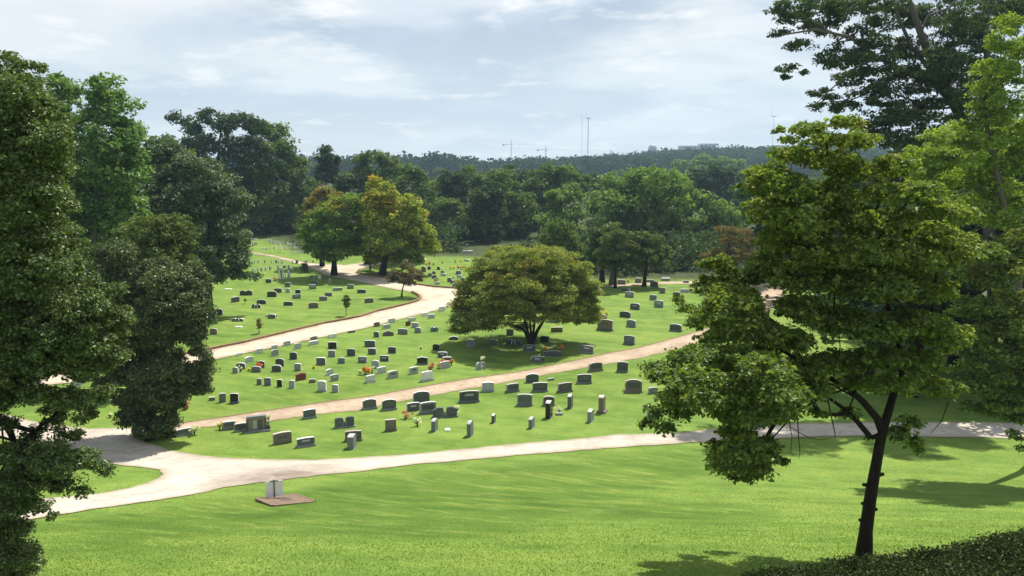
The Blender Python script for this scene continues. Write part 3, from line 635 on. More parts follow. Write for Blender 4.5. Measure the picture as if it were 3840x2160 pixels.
grp(2100, 980, [(980, 1115, 425, 490, 'slab', 'd'), (1030, 1180, 480, 575, 'slab', 'g', 'r', 'plate'), (1425, 1545, 530, 620), (1500, 1650, 620, 735, 'slab', 'g', 'r', 'plate'), (1585, 1680, 415, 510, 'slab', 'b'),
    (1800, 1920, 485, 590, 'slab', 'b', 'r', 'plate'), (1925, 2060, 440, 500, 'flat', 'l', 'z'), (1115, 1275, 665, 770, 'arch', 'd', 'r', 'plate'), (945, 1125, 795, 895, 'arch', 'd'), (1050, 1215, 930, 1050, 'arch', 'g', 'r', 'base'),
    (1740, 1950, 998, 1120, 'arch', 'd', 'r', 'base'), (580, 850, 925, 1105, 'slab', 'b', 'r', 'base plate'), (570, 745, 850, 920, 'slab', 'd'), (195, 350, 860, 940), (570, 660, 430, 540, 'arch', 'l'),
    (915, 1050, 290, 370, 'slab', 'g', 'z'), (1195, 1305, 265, 345, 'slab', 'g', 'z'), (1380, 1500, 285, 340, 'slab', 'g', 'z'), (1430, 1570, 318, 415, 'arch', 'd', 'r', 'base'), (1965, 2060, 305, 345, 'flat', 'g', 'z')])
grp(800, 1300, [(690, 775, 505, 610, 'up', 'g'), (810, 925, 490, 620, 'up', 'g'), (1015, 1105, 520, 645, 'up', 'k'), (1205, 1300, 530, 665, 'up', 'l'), (1660, 1810, 540, 715, 'up', 'l', 'r', 'base'), (1890, 2000, 600, 728, 'up', 'l'),
    (95, 200, 738, 890, 'up', 'g', 'z'), (262, 410, 740, 905, 'slab', 'k', 'r', 'base'), (145, 365, 1182, 1330, 'slab', 'g', 'z', 'base'), (340, 555, 1212, 1360, 'slab', 'd', 'z', 'base'), (1435, 1655, 990, 1150, 'slab', 'd', 'c', 'base')])
grp(1350, 1300, [(40, 280, 828, 1000, 'arch', 'd', 'c', 'base'), (345, 595, 832, 1015, 'arch', 'd', 'c', 'base'), (850, 1120, 705, 875, 'arch', 'd', 'c'), (750, 960, 885, 1030, 'slab', 'd', 'c', 'plate'), (950, 1238, 875, 1072, 'slab', 'g', 'c', 'base'),
    (1575, 1918, 698, 892, 'slab', 'd', 'c', 'base plate'), (400, 592, 1155, 1350, 'flat', 'b', 'z', 'base'), (1185, 1262, 1140, 1342, 'up', 'g', 'e'), (1755, 1832, 1175, 1422, 'up', 'g', 'e')])
grp(950, 1500, [(325, 622, 502, 700, 'slab', 'b', 'c', 'plate'), (690, 1000, 590, 752, 'slab', 'd', 'c', 'base plate'), (1460, 1742, 480, 660, 'slab', 'b', 'z', 'base'), (1560, 1690, 525, 765, 'up', 'g', 'e')])
grp(560, 1350, [(430, 690, 1082, 1212, 'slab', 'g', 'c', 'base'), (955, 1048, 585, 650, 'slab', 'b', 'z')])
stone(300, 345, 1372, 1400, 'slab', 'd', 'z'); stone(272, 310, 1425, 1452, 'slab', 'l', 'l')

ORD = ['leftmost', 'second from left', 'third from left', 'fourth from left', 'fifth from left', 'sixth from left', 'seventh from left', 'eighth from left', 'ninth from left', 'tenth from left']
def ordn(i, n):
    if n == 1: return 'only one'
    if i < 10 and (i <= n/2 or n-1-i >= 10): return ORD[i]
    j = n-1-i
    if j < 10: return ORD[j].replace('left', 'right') if j else 'rightmost'
    k = i+1; suf = 'th' if 10 <= k % 100 <= 20 else {1: 'st', 2: 'nd', 3: 'rd'}.get(k % 10, 'th')
    return f'{k}{suf} from left'
groups = {}
def sizew(o):
    px_ = o['w']*o['s']
    return ''
for o in STONES: groups.setdefault((o['sec'], o['col'], o['style']), []).append(o)
for (sec, col, sty), g in groups.items():
    g.sort(key=lambda q: q['u'])
    SHORT = dict(strip='strip below red drive', middle='middle lawn', upper='upper left lawn', far='far hillside', plum='lawn behind the plum tree', back='far lawn edge')[sec]
    for i, o in enumerate(g):
        k = f"{COLN[col]} {STYN[sty]} gravestone"
        if o['parts'] is False: k = 'small ' + k
        if o['yaw'] == 'e': k = k.replace('narrow upright gravestone', 'edge on marker')
        o['label'] = (f"the one {k} on the {SHORT}" if len(g) == 1 else f"{k}, {ordn(i, len(g))} on the {SHORT}")
GRPN = dict(strip='gravestones on the strip between the drives', middle='gravestones on the middle lawn', upper='gravestones on the upper left lawn', far='gravestones on the far hillside', plum='gravestones behind the plum tree', back='gravestones along the far edge')
for o in STONES:
    w_, h, t, col = o['w'], o['h'], o['t'], o['col']; p = o['p']; z = float(terr(p[0], p[1]))
    # p is where the front foot stands: shift the stone back by half its thickness
    rz = o['rz']; ex = o['extra'] or ''
    c = np.array([p[0]-math.sin(rz)*t/2, p[1]+math.cos(rz)*t/2])
    z = float(terr(c[0], c[1]))
    if not o['parts']:
        m = MB().prism(profile(o['style'], w_, h+0.08), -t/2, t/2, (0, 0, -0.08)); ob = mesh_np('gravestone', m.V, m.F, [MS[col], MSE['w' if col in 'wl' else 'g']], mi=[0, 0]+[1]*(len(m.F)-2))
        ob.location = (c[0], c[1], z); ob.rotation_euler = (0, 0, rz); tag(ob, o['label'], 'gravestone', GRPN[o['sec']]); o['root'] = ob; continue
    root = empty('gravestone', (c[0], c[1], z), rz); tag(root, o['label'], 'gravestone', GRPN[o['sec']]); o['root'] = root
    root.rotation_euler = (rgs.normal()*0.012, rgs.normal()*0.014, rz)
    bh = 0.15 if 'base' in ex else 0.03
    bw = w_*(1.0 if 'base' in ex else 1.01); tw = w_*(0.91 if 'base' in ex else 0.98)
    MB().box((0, 0, -0.12), (bw, t*(1.75 if 'base' in ex else 1.25), bh+0.12), 0.985).build('base', MS['l' if col in 'lw' else 'g' if col != 'b' else 'b'], root)
    pr = profile(o['style'], tw, h-bh); pr2 = [(x*0.985, z_) for x, z_ in pr]
    m = MB().prism(pr, -t/2, t/2, (0, 0, bh-0.004))
    mi_ = [0, 0]+[(0 if (o['yaw'] == 'e' and (pr[(q+1) % len(pr)][1] < (h-bh)*0.9 or pr[q][1] < (h-bh)*0.5)) else 1) for q in range(len(pr))]
    mesh_np('tablet', m.V, m.F, [MS[col], MSE.get(col if col in 'wbr' else 'w' if col == 'l' else 'g')], root, mi=mi_)
    if 'plate' in ex or (o['style'] in ('slab', 'arch') and w_*o['s'] > 45 and col in 'dkgb'):
        pw, ph = tw*0.74, (h-bh)*0.52
        if 'plate' in ex: pw, ph = tw*0.46, (h-bh)*0.22
        MB().box((0, -t/2-0.006, bh+(h-bh)*(0.24 if 'plate' not in ex else 0.48)), (pw, 0.02, ph)).build('inscription_panel', MS['l'] if ('plate' in ex and col in 'dgk') else M_panel if col != 'k' else MS['d'], root)
    if 'vase' in ex or o['style'] == 'heart':
        MB().lathe([(0.05, 0), (0.07, 0.04), (0.05, 0.10), (0.09, 0.28), (0.10, 0.31)], (0, -t*0.7, bh), 8).build('vase', M_metal if col != 'l' else MS['w'], root)
        if 'vase' in ex:
            for sx in (-1, 1): MB().box((sx*0.16, -t*0.72, bh), (0.09, 0.06, (h-bh)*0.8)).build('column', MS['w'], root)

# the large family monument with wings and a stepped base
p = ground(965, 1622); b = math.atan2(p[0], p[1]); s = pxm(p)
mon = empty('family_monument', (p[0], p[1], float(terr(p[0], p[1]))), -b+0.10); tag(mon, 'wide dark family monument with side posts on a broad stepped base', 'monument')
MB().box((0, 0.3, -0.15), (1.62, 0.75, 0.26)).build('base', MS['g'], mon)
MB().prism(profile('slab', 1.12, 0.84), -0.12, 0.12, (0, 0.34, 0.11)).build('tablet', MS['b'], mon)
MB().prism(profile('slab', 1.22, 0.12), -0.15, 0.15, (0, 0.34, 0.90)).build('cap_stone', MS['g'], mon)
for sx in (-1, 1):
    MB().box((sx*0.57, 0.26, 0.11), (0.10, 0.2, 0.72)).build('column', MS['d'], mon)
    MB().box((sx*0.72, 0.22, 0.11), (0.2, 0.3, 0.2)).build('plinth', MS['d'], mon)
    MB().lathe([(0.05, 0), (0.07, 0.04), (0.04, 0.08), (0.09, 0.22), (0.07, 0.24)], (sx*0.72, 0.22, 0.31), 8).build('vase', MS['d'], mon)
MB().box((-0.1, 0.21, 0.2), (0.22, 0.015, 0.55)).build('inscription_panel', MS['l'], mon)
MB().box((0.22, 0.212, 0.16), (0.26, 0.013, 0.62)).build('inscription_panel', MS['d'], mon)
# double heart monuments set as pairs of tablets with a vase
def pair_mon(u0, u1, vt, vb, label, arch):
    u = (u0+u1)/2; p = ground(u, vb); b = math.atan2(p[0], p[1]); s = pxm(p); W = (u1-u0)/s; H = (vb-vt)/s/0.95
    r = empty('double_monument', (p[0], p[1]+0.15, float(terr(p[0], p[1]+0.15))), -b+0.15); tag(r, label, 'monument')
    MB().box((0, 0, -0.12), (W, 0.42, 0.22)).build('base', MS['g'], r)
    for sx in (-1, 1):
        pw = W*0.40; pr = [(-pw/2, 0), (pw/2, 0), (pw/2, H*0.62 if sx > 0 else H*0.8), (0, H*0.84), (-pw/2, H*0.8 if sx > 0 else H*0.62)] if arch else profile('slab', pw, H*0.82)
        MB().prism(pr, -0.1, 0.1, (sx*W*0.27, 0, 0.10)).build('tablet', MS['d'], r)
    for sx in (-1, 1): MB().box((sx*W*0.055, -0.02, 0.10), (0.05, 0.1, H*0.62)).build('column', MS['l'], r)
    MB().lathe([(0.04, 0), (0.06, 0.04), (0.04, 0.1), (0.08, 0.25)], (0, -0.02, 0.10), 8).build('vase', M_metal, r)
pair_mon(1350+1150/ZS, 1350+1560/ZS, 1300+970/ZS, 1300+1135/ZS, 'dark double monument with two rounded tablets, a vase between and flowers', True)
pair_mon(950+1290/ZS, 950+1612/ZS, 1500+275/ZS, 1500+445/ZS, 'dark blue grey paired tablets joined by a small white vase arch', False)
# white arched memorial with a cross piece on the upper lawn
p = ground(700+1515/ZS, 860+790/ZS); r = empty('arched_memorial', (p[0], p[1], float(terr(p[0], p[1]))), 0.1); tag(r, 'tall white arched memorial with an open niche amid small upright stones', 'memorial')
m = MB()
for sx in (-1, 1): m.box((sx*0.28, 0, -0.1), (0.15, 0.25, 1.5))
m.build('pillar', MS['w'], r)
MB().prism([(-0.37, 0), (0.37, 0), (0.35, 0.16), (0.22, 0.32), (0, 0.4), (-0.22, 0.32), (-0.35, 0.16)], -0.15, 0.15, (0, 0, 1.4)).build('arch', MS['w'], r)
MB().box((0, 0.02, -0.1), (0.24, 0.1, 1.3)).build('niche_panel', MS['g'], r)
MB().box((0, -0.1, -0.1), (1.0, 0.7, 0.18)).build('base', MS['l'], r)
p = ground(700+1505/ZS, 860+320/ZS); ob = MB().box((0, 0, -0.1), (0.4, 0.4, 0.3), 0.9).box((0, 0, 0.2), (0.3, 0.3, 1.15), 0.4).build('obelisk', MS['w']); ob.location = (p[0], p[1], float(terr(p[0], p[1])))
tag(ob, 'slender white obelisk among the small stones on the far hillside', 'obelisk')

# ------------------------------------------------------------------ flowers
def m_petal(n, c): return m_leaf(n, tuple(v*0.8 for v in c), c, trans=0.3, gloss=0.01)
MP = dict(w=m_petal('white_petals', (0.75, 0.74, 0.68)), o=m_petal('orange_petals', (0.75, 0.27, 0.05)), p=m_petal('pink_petals', (0.62, 0.30, 0.25)), y=m_petal('yellow_petals', (0.75, 0.68, 0.12)), r=m_petal('red_petals', (0.5, 0.05, 0.04)), g=LM_mid)
CN = dict(w='white', o='orange', p='pink', y='yellow', r='red', g='green')
FL = [(700+1415/ZS, 860+825/ZS, 'p', .45, 'beside the tall white arched memorial', 0), (750+955/ZS, 1100+1235/ZS, 'o', .42, 'on the right end of a grey arched stone at left', .25), (750+795/ZS, 1100+1235/ZS, 'y', .22, 'left of the arched stone with orange blooms', 0),
      (750+1820/ZS, 1100+1200/ZS, 'y', .18, 'alone on the middle lawn grass', 0), (1250+525/ZS, 1100+1300/ZS, 'o', .5, 'between two dark vases above the white stone', .1), (1250+430/ZS, 1100+1300/ZS, 'w', .25, 'left of the orange flowers', .2), (1250+620/ZS, 1100+1290/ZS, 'w', .25, 'right of the orange flowers', .3),
      (1250+1560/ZS, 1100+1235/ZS, 'p', .5, 'behind the large white gravestone', .1), (1250+1715/ZS, 1100+1190/ZS, 'o', .38, 'at the left end of the light grey stone', .1), (1250+1890/ZS, 1100+1150/ZS, 'o', .3, 'at the right end of the light grey stone', .2),
      (1250+1400/ZS, 1100+1010/ZS, 'w', .18, 'standing on top of the black peaked gravestone', .75), (1250+2190/ZS, 1100+745/ZS, 'w', .36, 'on top of the grey stone left of the spreading tree', .9), (1250+2385/ZS, 1100+1200/ZS, 'w', .3, 'in the middle of the light double stone', .75),
      (1800+1035/ZS, 1250+350/ZS, 'o', .26, 'at the left tip of the peaked dark stone by the tree', .5), (1800+1285/ZS, 1250+350/ZS, 'o', .32, 'at the right tip of the peaked dark stone by the tree', .5), (1800+1180/ZS, 1250+345/ZS, 'w', .25, 'on top of the peaked dark stone', .65),
      (1800+820/ZS, 1250+450/ZS, 'w', .15, 'left of the small dark stone near the red drive', .25), (1800+1010/ZS, 1250+450/ZS, 'w', .2, 'right of the small dark stone near the red drive', .25), (1800+950/ZS, 1250+452/ZS, 'w', .12, 'on top of the small dark stone near the red drive', .55),
      (1350+735/ZS, 1300+1150/ZS, 'p', .36, 'on the grass below the dark stones of the strip', .1), (1350+920/ZS, 1300+1268/ZS, 'w', .34, 'standing alone on the strip lawn', .15), (1350+1535/ZS, 1300+1090/ZS, 'w', .36, 'at the right end of the dark double monument', .3),
      (560+725/ZS, 1350+1200/ZS, 'w', .36, 'at the right end of the grey stone beside the dark evergreen', .2), (560+1130/ZS, 1350+1110/ZS, 'y', .24, 'left of the grey stone beside the family monument', .2), (560+1910/ZS, 1350+1060/ZS, 'w', .2, 'on the right post of the family monument', .55),
      (560+600/ZS, 1350+780/ZS, 'p', .4, 'on the grass right of the dark evergreen', .05), (560+395/ZS, 1350+870/ZS, 'y', .34, 'against the dark evergreen above the red drive', .1), (2100+745/ZS, 980+905/ZS, 'y', .32, 'at the right end of a dark stone right of the spreading tree', .35),
      (2100+1085/ZS, 980+350/ZS, 'y', .34, 'between the far grey stones under the back trees', .2), (1800+2330/ZS, 1250+900/ZS, 'w', .25, 'at the left end of the wide brownish stone', .3), (700+1280/ZS, 860+1400/ZS, 'w', .2, 'left of a dark arched stone on the upper lawn', .1), (700+1440/ZS, 860+1395/ZS, 'w', .16, 'right of a dark arched stone on the upper lawn', .1),
      (1800+1265/ZS, 1250+1265/ZS, 'w', .3, 'on a low block beside the black edge on marker', .1), (415, 1565, 'w', .22, 'on the lawn left of the dark evergreen', .1), (750+650/ZS, 1100+1250/ZS, 'w', .26, 'right of the small grey stone at the left of the middle lawn', .1)]
for x, y, c in [(1535, 545, 'y'), (1270, 578, 'y'), (1322, 572, 'p'), (1390, 575, 'y'), (1662, 640, 'y'), (1712, 640, 'y'), (1780, 635, 'p'), (1822, 632, 'y'), (1853, 635, 'p'), (1895, 632, 'p'), (1735, 535, 'p'), (1830, 520, 'y'), (2012, 520, 'y'), (2048, 520, 'y'), (1440, 860, 'p'), (1700, 790, 'w')]:
    FL.append((1300+x/ZS, 860+y/ZS, c, .32, None, .15))
rf = np.random.default_rng(9); fi = 0
PLAB = {}
for u, v, c, r, lab, hz_ in FL:
    p = ground(u, v); z = float(terr(p[0], p[1]))
    root = empty('flower_bouquet', (p[0], p[1]-0.05, z))
    if lab is None: PLAB.setdefault(c, []).append((u, root))
    else: tag(root, f"{CN[c]} flowers {lab}", 'flowers')
    root['category'] = 'flowers'
    if hz_ < 0.5: MB().lathe([(0.05, -0.05), (0.06, 0.0), (0.04, 0.08), (0.08, max(0.1, hz_+0.03))], (0, 0, 0), 7).build('vase', M_metal, root)
    else: MB().lathe([(0.045, hz_-0.12), (0.05, hz_-0.05), (0.07, hz_+0.03)], (0, 0, 0), 7).build('vase', M_metal, root)
    cz = hz_+r*0.62
    cc = np.array([(0, 0, cz)])+rf.normal(size=(7, 3))*r*0.33
    Vb = leaves(cc, np.full(7, r*0.30), np.full(7, 16), 0.13*max(.7, r/.35), rf, 1, 0.3, asp=0.9)
    mesh_np('blooms', Vb, quadF(Vb), MP[c], root)
    Vg = leaves(np.array([(0, 0, cz-r*0.35)]), np.array([r*0.5]), np.array([30]), 0.13, rf, 0.6, 0.3)
    mesh_np('foliage', Vg, quadF(Vg), LM_mid, root)
for c, l in PLAB.items():
    l.sort(key=lambda q: q[0])
    for i, (u, ro) in enumerate(l): tag(ro, f"tiny {CN[c]} grave flowers, {ordn(i, len(l))} of these on the lawn behind the plum tree", 'flowers', 'grave flowers behind the plum tree')
# flat white ground markers
for u, v, wpx, lab in [(1350+1395/ZS, 1300+1350/ZS, 85, 'flat white ground marker right of an edge on marker on the strip'), (750+610/ZS, 1100+545/ZS, 110, 'flat pale ground marker on the upper lawn above the drive'), (700+655/ZS, 860+960/ZS, 110, 'low pale grave slab under the oak branches'), (1250+2065/ZS, 1100+635/ZS, 60, 'flat white marker in front of the spreading tree branches')]:
    p = ground(u, v); s = pxm(p); o_ = MB().box((0, 0.2, -0.06), (wpx/ZS/s, 0.5, 0.13), 0.95).build('ground_marker', MS['w']); o_.location = (p[0], p[1], float(terr(p[0], p[1]))); tag(o_, lab, 'grave marker')
# low block with a vase next to the black marker, white wall slab at the back
p = ground(1800+1265/ZS, 1250+1310/ZS); o_ = MB().box((0, 0.1, -0.05), (0.5, 0.3, 0.2), 0.95).build('stone_block', MS['g']); o_.location = (p[0], p[1], float(terr(p[0], p[1]))); tag(o_, 'low grey block right of the black edge on marker', 'stone block')
for u0, u1, vt, vb, lab in [(2100+1625/ZS, 2100+1760/ZS, 980+268/ZS, 980+312/ZS, 'long pale low wall in the far shade past the back trees'), (2862, 2905, 1006, 1021, 'pale low wall glimpsed between the right hand trees'), (1738, 1772, 940, 950, 'pale low wall deep in the woods left of the spreading tree')]:
    p = ground((u0+u1)/2, vb); s = pxm(p); W_, H_ = (u1-u0)/s, (vb-vt)/s; r = empty('low_wall', (p[0], p[1], float(terr(p[0], p[1])))); tag(r, lab, 'wall')
    MB().box((0, 0.2, -0.1), (W_, 0.35, H_*0.85+0.1)).build('wall_body', MS['l'], r); MB().box((0, 0.2, H_*0.85), (W_*1.02, 0.45, H_*0.15)).build('coping', MS['w'], r)

# ------------------------------------------------------------------ sign and its boarded base
def pg(X, Y_): return ground(850+X/5.152, 1750+Y_/5.152)
Bg = pg(900, 760); zt = float(terr(Bg[0], Bg[1]))+0.05
def pgp(X, Y_):
    d = ray(850+X/5.152, 1750+Y_/5.152); return CAM+d*((zt-CAMZ)/d[2])
A = pg(590, 665); Bp = pg(905, 772); Cc = pg(1690, 680); D = pg(1320, 545)
for q_, u_ in ((A, 0.13), (Bp, 0.07), (Cc, 0.035), (D, 0.035)): q_[2] = float(terr(q_[0], q_[1]))+u_
pc = (A+Cc)/2; s = pxm(pc); zc = float(terr(pc[0], pc[1]))
pl = empty('boarded_platform', (pc[0], pc[1], zc)); tag(pl, 'brown boarded platform with a sunken square hatch set in the lawn', 'platform')
quad = [A, Bp, Cc, D]
m = MB(); vs = [(q[0]-pc[0], q[1]-pc[1], q[2]-zc) for q in quad]+[(q[0]-pc[0], q[1]-pc[1], q[2]-zc-0.10) for q in quad]
def lerp2(a, b, t): return tuple(a[k]+(b[k]-a[k])*t for k in range(3))
def q2(s_, t_, dz=0.0):
    a = lerp2(vs[0], vs[1], t_); b_ = lerp2(vs[3], vs[2], t_); c_ = lerp2(a, b_, s_); return (c_[0], c_[1], c_[2]+dz)
# top with a hole: boards running front to back
for k in range(14):
    s0, s1 = k/14+0.004, (k+1)/14-0.004
    segs = [(0, 1)] if (s1 < 0.36 or s0 > 0.62) else [(0, 0.22), (0.66, 1)]
    for t0, t1 in segs:
        v8 = [q2(s0, t0), q2(s1, t0), q2(s1, t1), q2(s0, t1)]; v8 += [(x, y, z-0.05) for x, y, z in v8]
        m.add(v8, [(0, 1, 2, 3), (7, 6, 5, 4), (0, 4, 5, 1), (1, 5, 6, 2), (2, 6, 7, 3), (3, 7, 4, 0)])
m.build('decking', M_dirt, pl)
m = MB(); V4 = [q2(0.35, 0.2, -0.012), q2(0.64, 0.2, -0.012), q2(0.64, 0.68, -0.012), q2(0.35, 0.68, -0.012)]; m.add(V4+[(x, y, z-0.03) for x, y, z in V4], [(0, 1, 2, 3), (7, 6, 5, 4), (0, 4, 5, 1), (1, 5, 6, 2), (2, 6, 7, 3), (3, 7, 4, 0)])
m.build('hatch', m_plain('hatch_dark', (0.12, 0.09, 0.085), 0.9, 0.1, 0.3, 4), pl)
m = MB()
for a_, b_ in ((0, 1), (1, 2), (2, 3), (3, 0)):
    a, b2 = np.array(vs[a_]), np.array(vs[b_]); d_ = b2-a; n_ = np.array([d_[1], -d_[0], 0]); n_ /= np.linalg.norm(n_)
    P4 = [a+n_*0.002, b2+n_*0.002, b2+n_*0.08, a+n_*0.08]; m.add([tuple(q+[0, 0, 0.012]) for q in P4]+[tuple(q-[0, 0, 0.5]) for q in P4], [(0, 1, 2, 3), (7, 6, 5, 4), (0, 4, 5, 1), (1, 5, 6, 2), (2, 6, 7, 3), (3, 7, 4, 0)])
m.build('frame', M_dirt, pl)
sg = pg(928, 640); sz = float(terr(sg[0], sg[1]))+0.05; s = pxm(sg)
ang = 0.30
sr = empty('notice_sign', (sg[0], sg[1], sz), ang); tag(sr, 'blank white double panel sign on a thin dark post by the boarded platform', 'sign')
M_white, t_, o_ = mat_new('white_sheet'); bsdf(t_, o_, mixc(t_, noise_n(t_, N(t_, 'ShaderNodeTexCoord').outputs['Object'], 3.0, 4), (0.82, 0.85, 0.88), (0.88, 0.89, 0.89)), 0.7, 0.1)
pw = 150/5.152/s/math.cos(ang); ph = 285/5.152/s/0.92
for sx in (-1, 1): MB().box((sx*(pw/2+0.012), 0, 0.10), (pw, 0.02, ph)).build('panel', M_white, sr)
MB().box((0, -0.03, -0.02), (0.045, 0.035, ph+0.20)).build('post', M_steel, sr)
MB().box((0, -0.03, ph+0.105), (0.34, 0.05, 0.03)).build('bracket', M_steel, sr)
# orange cone-like marker behind the evergreen
p = ground(475, 1625); r = empty('marker_flag', (p[0], p[1], float(terr(p[0], p[1])))); tag(r, 'tiny orange marker flag at the road edge by the dark evergreen', 'flag')
MB().tube([(0, 0, -0.05), (0, 0, 0.6)], [0.012, 0.012], 5).build('stake', M_steel, r); MB().box((0.07, 0, 0.42), (0.14, 0.006, 0.16)).build('flag_sheet', m_plain('orange_sheet', (0.7, 0.2, 0.05)), r)

# ------------------------------------------------------------------ trees
# spreading pinkish tree in the middle
T = gpt(1992, 1290); kk = T[1]/FPX; zb = float(terr(*T)); Pz = lambda u, v, dy=0: px(u, v, T[1]+dy)
tree_px('spreading_tree', 'wide domed tree with bronze green leaves standing alone on the middle lawn', 'tree', T,
    [(1990, 960, 150, 55), (1880, 990, 120, 60), (2080, 1000, 110, 55), (1800, 1060, 100, 60), (2150, 1060, 90, 55), (1960, 1060, 160, 80, -3), (1960, 1060, 160, 80, 3.2), (2080, 1110, 120, 70, -2.5), (1860, 1120, 120, 70, -3), (1760, 1140, 80, 60), (2190, 1120, 60, 60), (2080, 1130, 110, 60, 3), (1860, 1140, 110, 60, 3),
     (1740, 1190, 60, 45), (1710, 1220, 40, 35), (1800, 1200, 70, 45, -2), (1900, 1180, 90, 50, -3), (2000, 1170, 80, 45, -3), (2110, 1170, 80, 45, -2), (2210, 1180, 50, 45), (2230, 1140, 35, 55), (1840, 1215, 50, 28, -1), (1960, 1225, 55, 20, 2.5), (2160, 1195, 60, 30, 1), (1740, 1242, 25, 16), (1900, 945, 90, 35), (2090, 955, 90, 35), (1810, 1010, 70, 45), (2170, 1010, 60, 45), (1745, 1090, 55, 55), (2215, 1080, 45, 50), (1960, 1000, 150, 60, -2), (1720, 1150, 45, 50), (1990, 1120, 150, 60, -3.5), (1760, 1215, 50, 35, -1), (2070, 1160, 100, 45, -3), (2180, 1150, 60, 50, -1)],
    T[1], 0.145, LM_pink, B_dark, 11, dens=3.8, clump=0.85, flat=0.38, upb=0.9, tr=0.17, depth=0.85, fall=0.15, twigs=3, maxn=110000,
    trunk=[Pz(1992, 1298), Pz(1992, 1270), Pz(1990, 1235, .3), Pz(1985, 1180, .5), Pz(1975, 1100)], fork=0.3,
    extra_limbs=[([Pz(1985, 1285), Pz(1970, 1245), Pz(1950, 1228), Pz(1910, 1215), Pz(1860, 1212)], 0.19, 0.06), ([Pz(1997, 1285), Pz(2015, 1240), Pz(2040, 1200), Pz(2065, 1165)], 0.22, 0.09), ([Pz(1988, 1285), Pz(1975, 1230), Pz(1962, 1180), Pz(1950, 1120)], 0.19, 0.07), ([Pz(1994, 1285), Pz(2003, 1225), Pz(2010, 1160)], 0.16, 0.07)])
# maples
T = gpt(1253, 1033)
tree_px('maple_tree', 'green maple with straight trunk at the drive bend, left of the big turning maple', 'tree', T,
    [(1200, 820, 65, 50), (1270, 790, 75, 55), (1320, 760, 50, 55), (1160, 870, 50, 45), (1240, 880, 90, 60, -2), (1330, 850, 50, 60), (1180, 930, 55, 40), (1270, 940, 70, 40), (1340, 910, 40, 50), (1230, 960, 60, 28), (1290, 890, 70, 60, 3)],
    T[1], 0.33, LM_maple, B_dark, 12, dens=4.2, clump=1.1, flat=0.6, tr=0.5, maxn=26000)
T = gpt(1208, 999)
tree_px('maple_tree', 'rust tinged maple standing behind the green maple at the drive bend', 'tree', T,
    [(1205, 730, 45, 40), (1170, 780, 45, 45), (1240, 760, 45, 45), (1150, 830, 30, 35), (1220, 830, 60, 60), (1290, 770, 50, 40), (1200, 900, 60, 50), (1260, 740, 30, 30)],
    T[1], 0.33, m_leaf('orange_brown_maple_leaf', (0.11, 0.13, 0.03), (0.24, 0.24, 0.06), tint=(0.46, 0.22, 0.10), tamt=0.45, tz=(8, 15), tscale=0.3), B_dark, 13, dens=4, clump=1.1, tr=0.4, maxn=18000)
T = gpt(1433, 1032)
tree_px('maple_tree', 'large maple with yellow and orange upper leaves above the curving drive', 'tree', T,
    [(1400, 690, 35, 42), (1440, 720, 60, 40), (1390, 760, 50, 50), (1470, 770, 80, 50), (1540, 760, 50, 40), (1560, 810, 50, 50), (1400, 830, 60, 60), (1500, 840, 90, 60, -2), (1600, 870, 40, 45), (1440, 900, 90, 55, -3), (1560, 910, 70, 50), (1625, 920, 28, 42), (1380, 910, 45, 50), (1400, 960, 55, 28), (1480, 960, 80, 30), (1560, 965, 50, 28), (1480, 880, 90, 70, 4), (1530, 830, 70, 70, 4)],
    T[1], 0.36, LM_maple2, B_dark, 14, dens=4.2, clump=1.25, tr=0.55, maxn=38000)
T = gpt(1497, 985)
tree_px('maple_tree', 'slim trunked maple behind the large turning maple', 'tree', T, [(1500, 880, 80, 70), (1560, 900, 60, 60), (1440, 900, 60, 60), (1500, 830, 60, 50)], T[1], 0.4, LM_mid, B_dark, 15, dens=3, clump=1.3, tr=0.4, maxn=9000)
T = gpt(1388, 1014)
tree_px('young_tree', 'thin young tree on the grass tip between the drives', 'tree', T, [(1388, 975, 26, 18), (1378, 985, 18, 12), (1402, 983, 16, 12)], T[1], 0.26, LM_mid, B_dark, 16, dens=3, clump=0.6, tr=0.16, maxn=1200)
T = gpt(1505, 1114)
tree_px('plum_tree', 'small purplish plum tree on the lawn tip beside the curving drive', 'tree', T,
    [(1530, 1000, 35, 22), (1490, 1025, 40, 25), (1560, 1025, 35, 26), (1470, 1045, 30, 20), (1515, 1045, 45, 25), (1575, 1045, 22, 20), (1530, 1060, 40, 15)],
    T[1], 0.19, LM_plum, B_brown, 17, dens=2.4, clump=0.55, flat=0.5, tr=0.12, maxn=9000, twigs=3)
T = gpt(1298, 1184)
tree_px('young_tree', 'young bushy tree with dark and yellow leaves beside the curving drive', 'tree', T, [(1298, 1112, 13, 8), (1293, 1124, 17, 10), (1300, 1138, 16, 12), (1306, 1128, 12, 12), (1298, 1150, 9, 7)], T[1], 0.14, LM_aut, B_dark, 18, dens=3.4, clump=0.35, tr=0.045, maxn=2500)
T = gpt(971, 1250)
tree_px('sapling', 'thin sapling with sparse brownish leaves above the lower bend of the drive', 'sapling', T, [(973, 1200, 12, 12), (968, 1214, 13, 13), (978, 1218, 9, 10), (972, 1228, 8, 8)], T[1], 0.12, LM_rust, B_brown, 19, dens=1.7, clump=0.3, tr=0.05, maxn=900)
T = gpt(918, 1139)
tree_px('sapling', 'tiny green sapling among the dark stones of the upper lawn', 'sapling', T, [(920, 1124, 6, 6)], T[1], 0.14, LM_mid, B_brown, 20, dens=3, clump=0.25, tr=0.03, maxn=300)
T = gpt(1877, 1300)
tree_px('sapling', 'spindly yellow green seedling left of the spreading tree trunk', 'sapling', T, [(1877, 1282, 6, 6), (1878, 1274, 4, 5)], T[1], 0.10, LM_bright, B_brown, 21, dens=1.6, clump=0.2, tr=0.02, maxn=120)
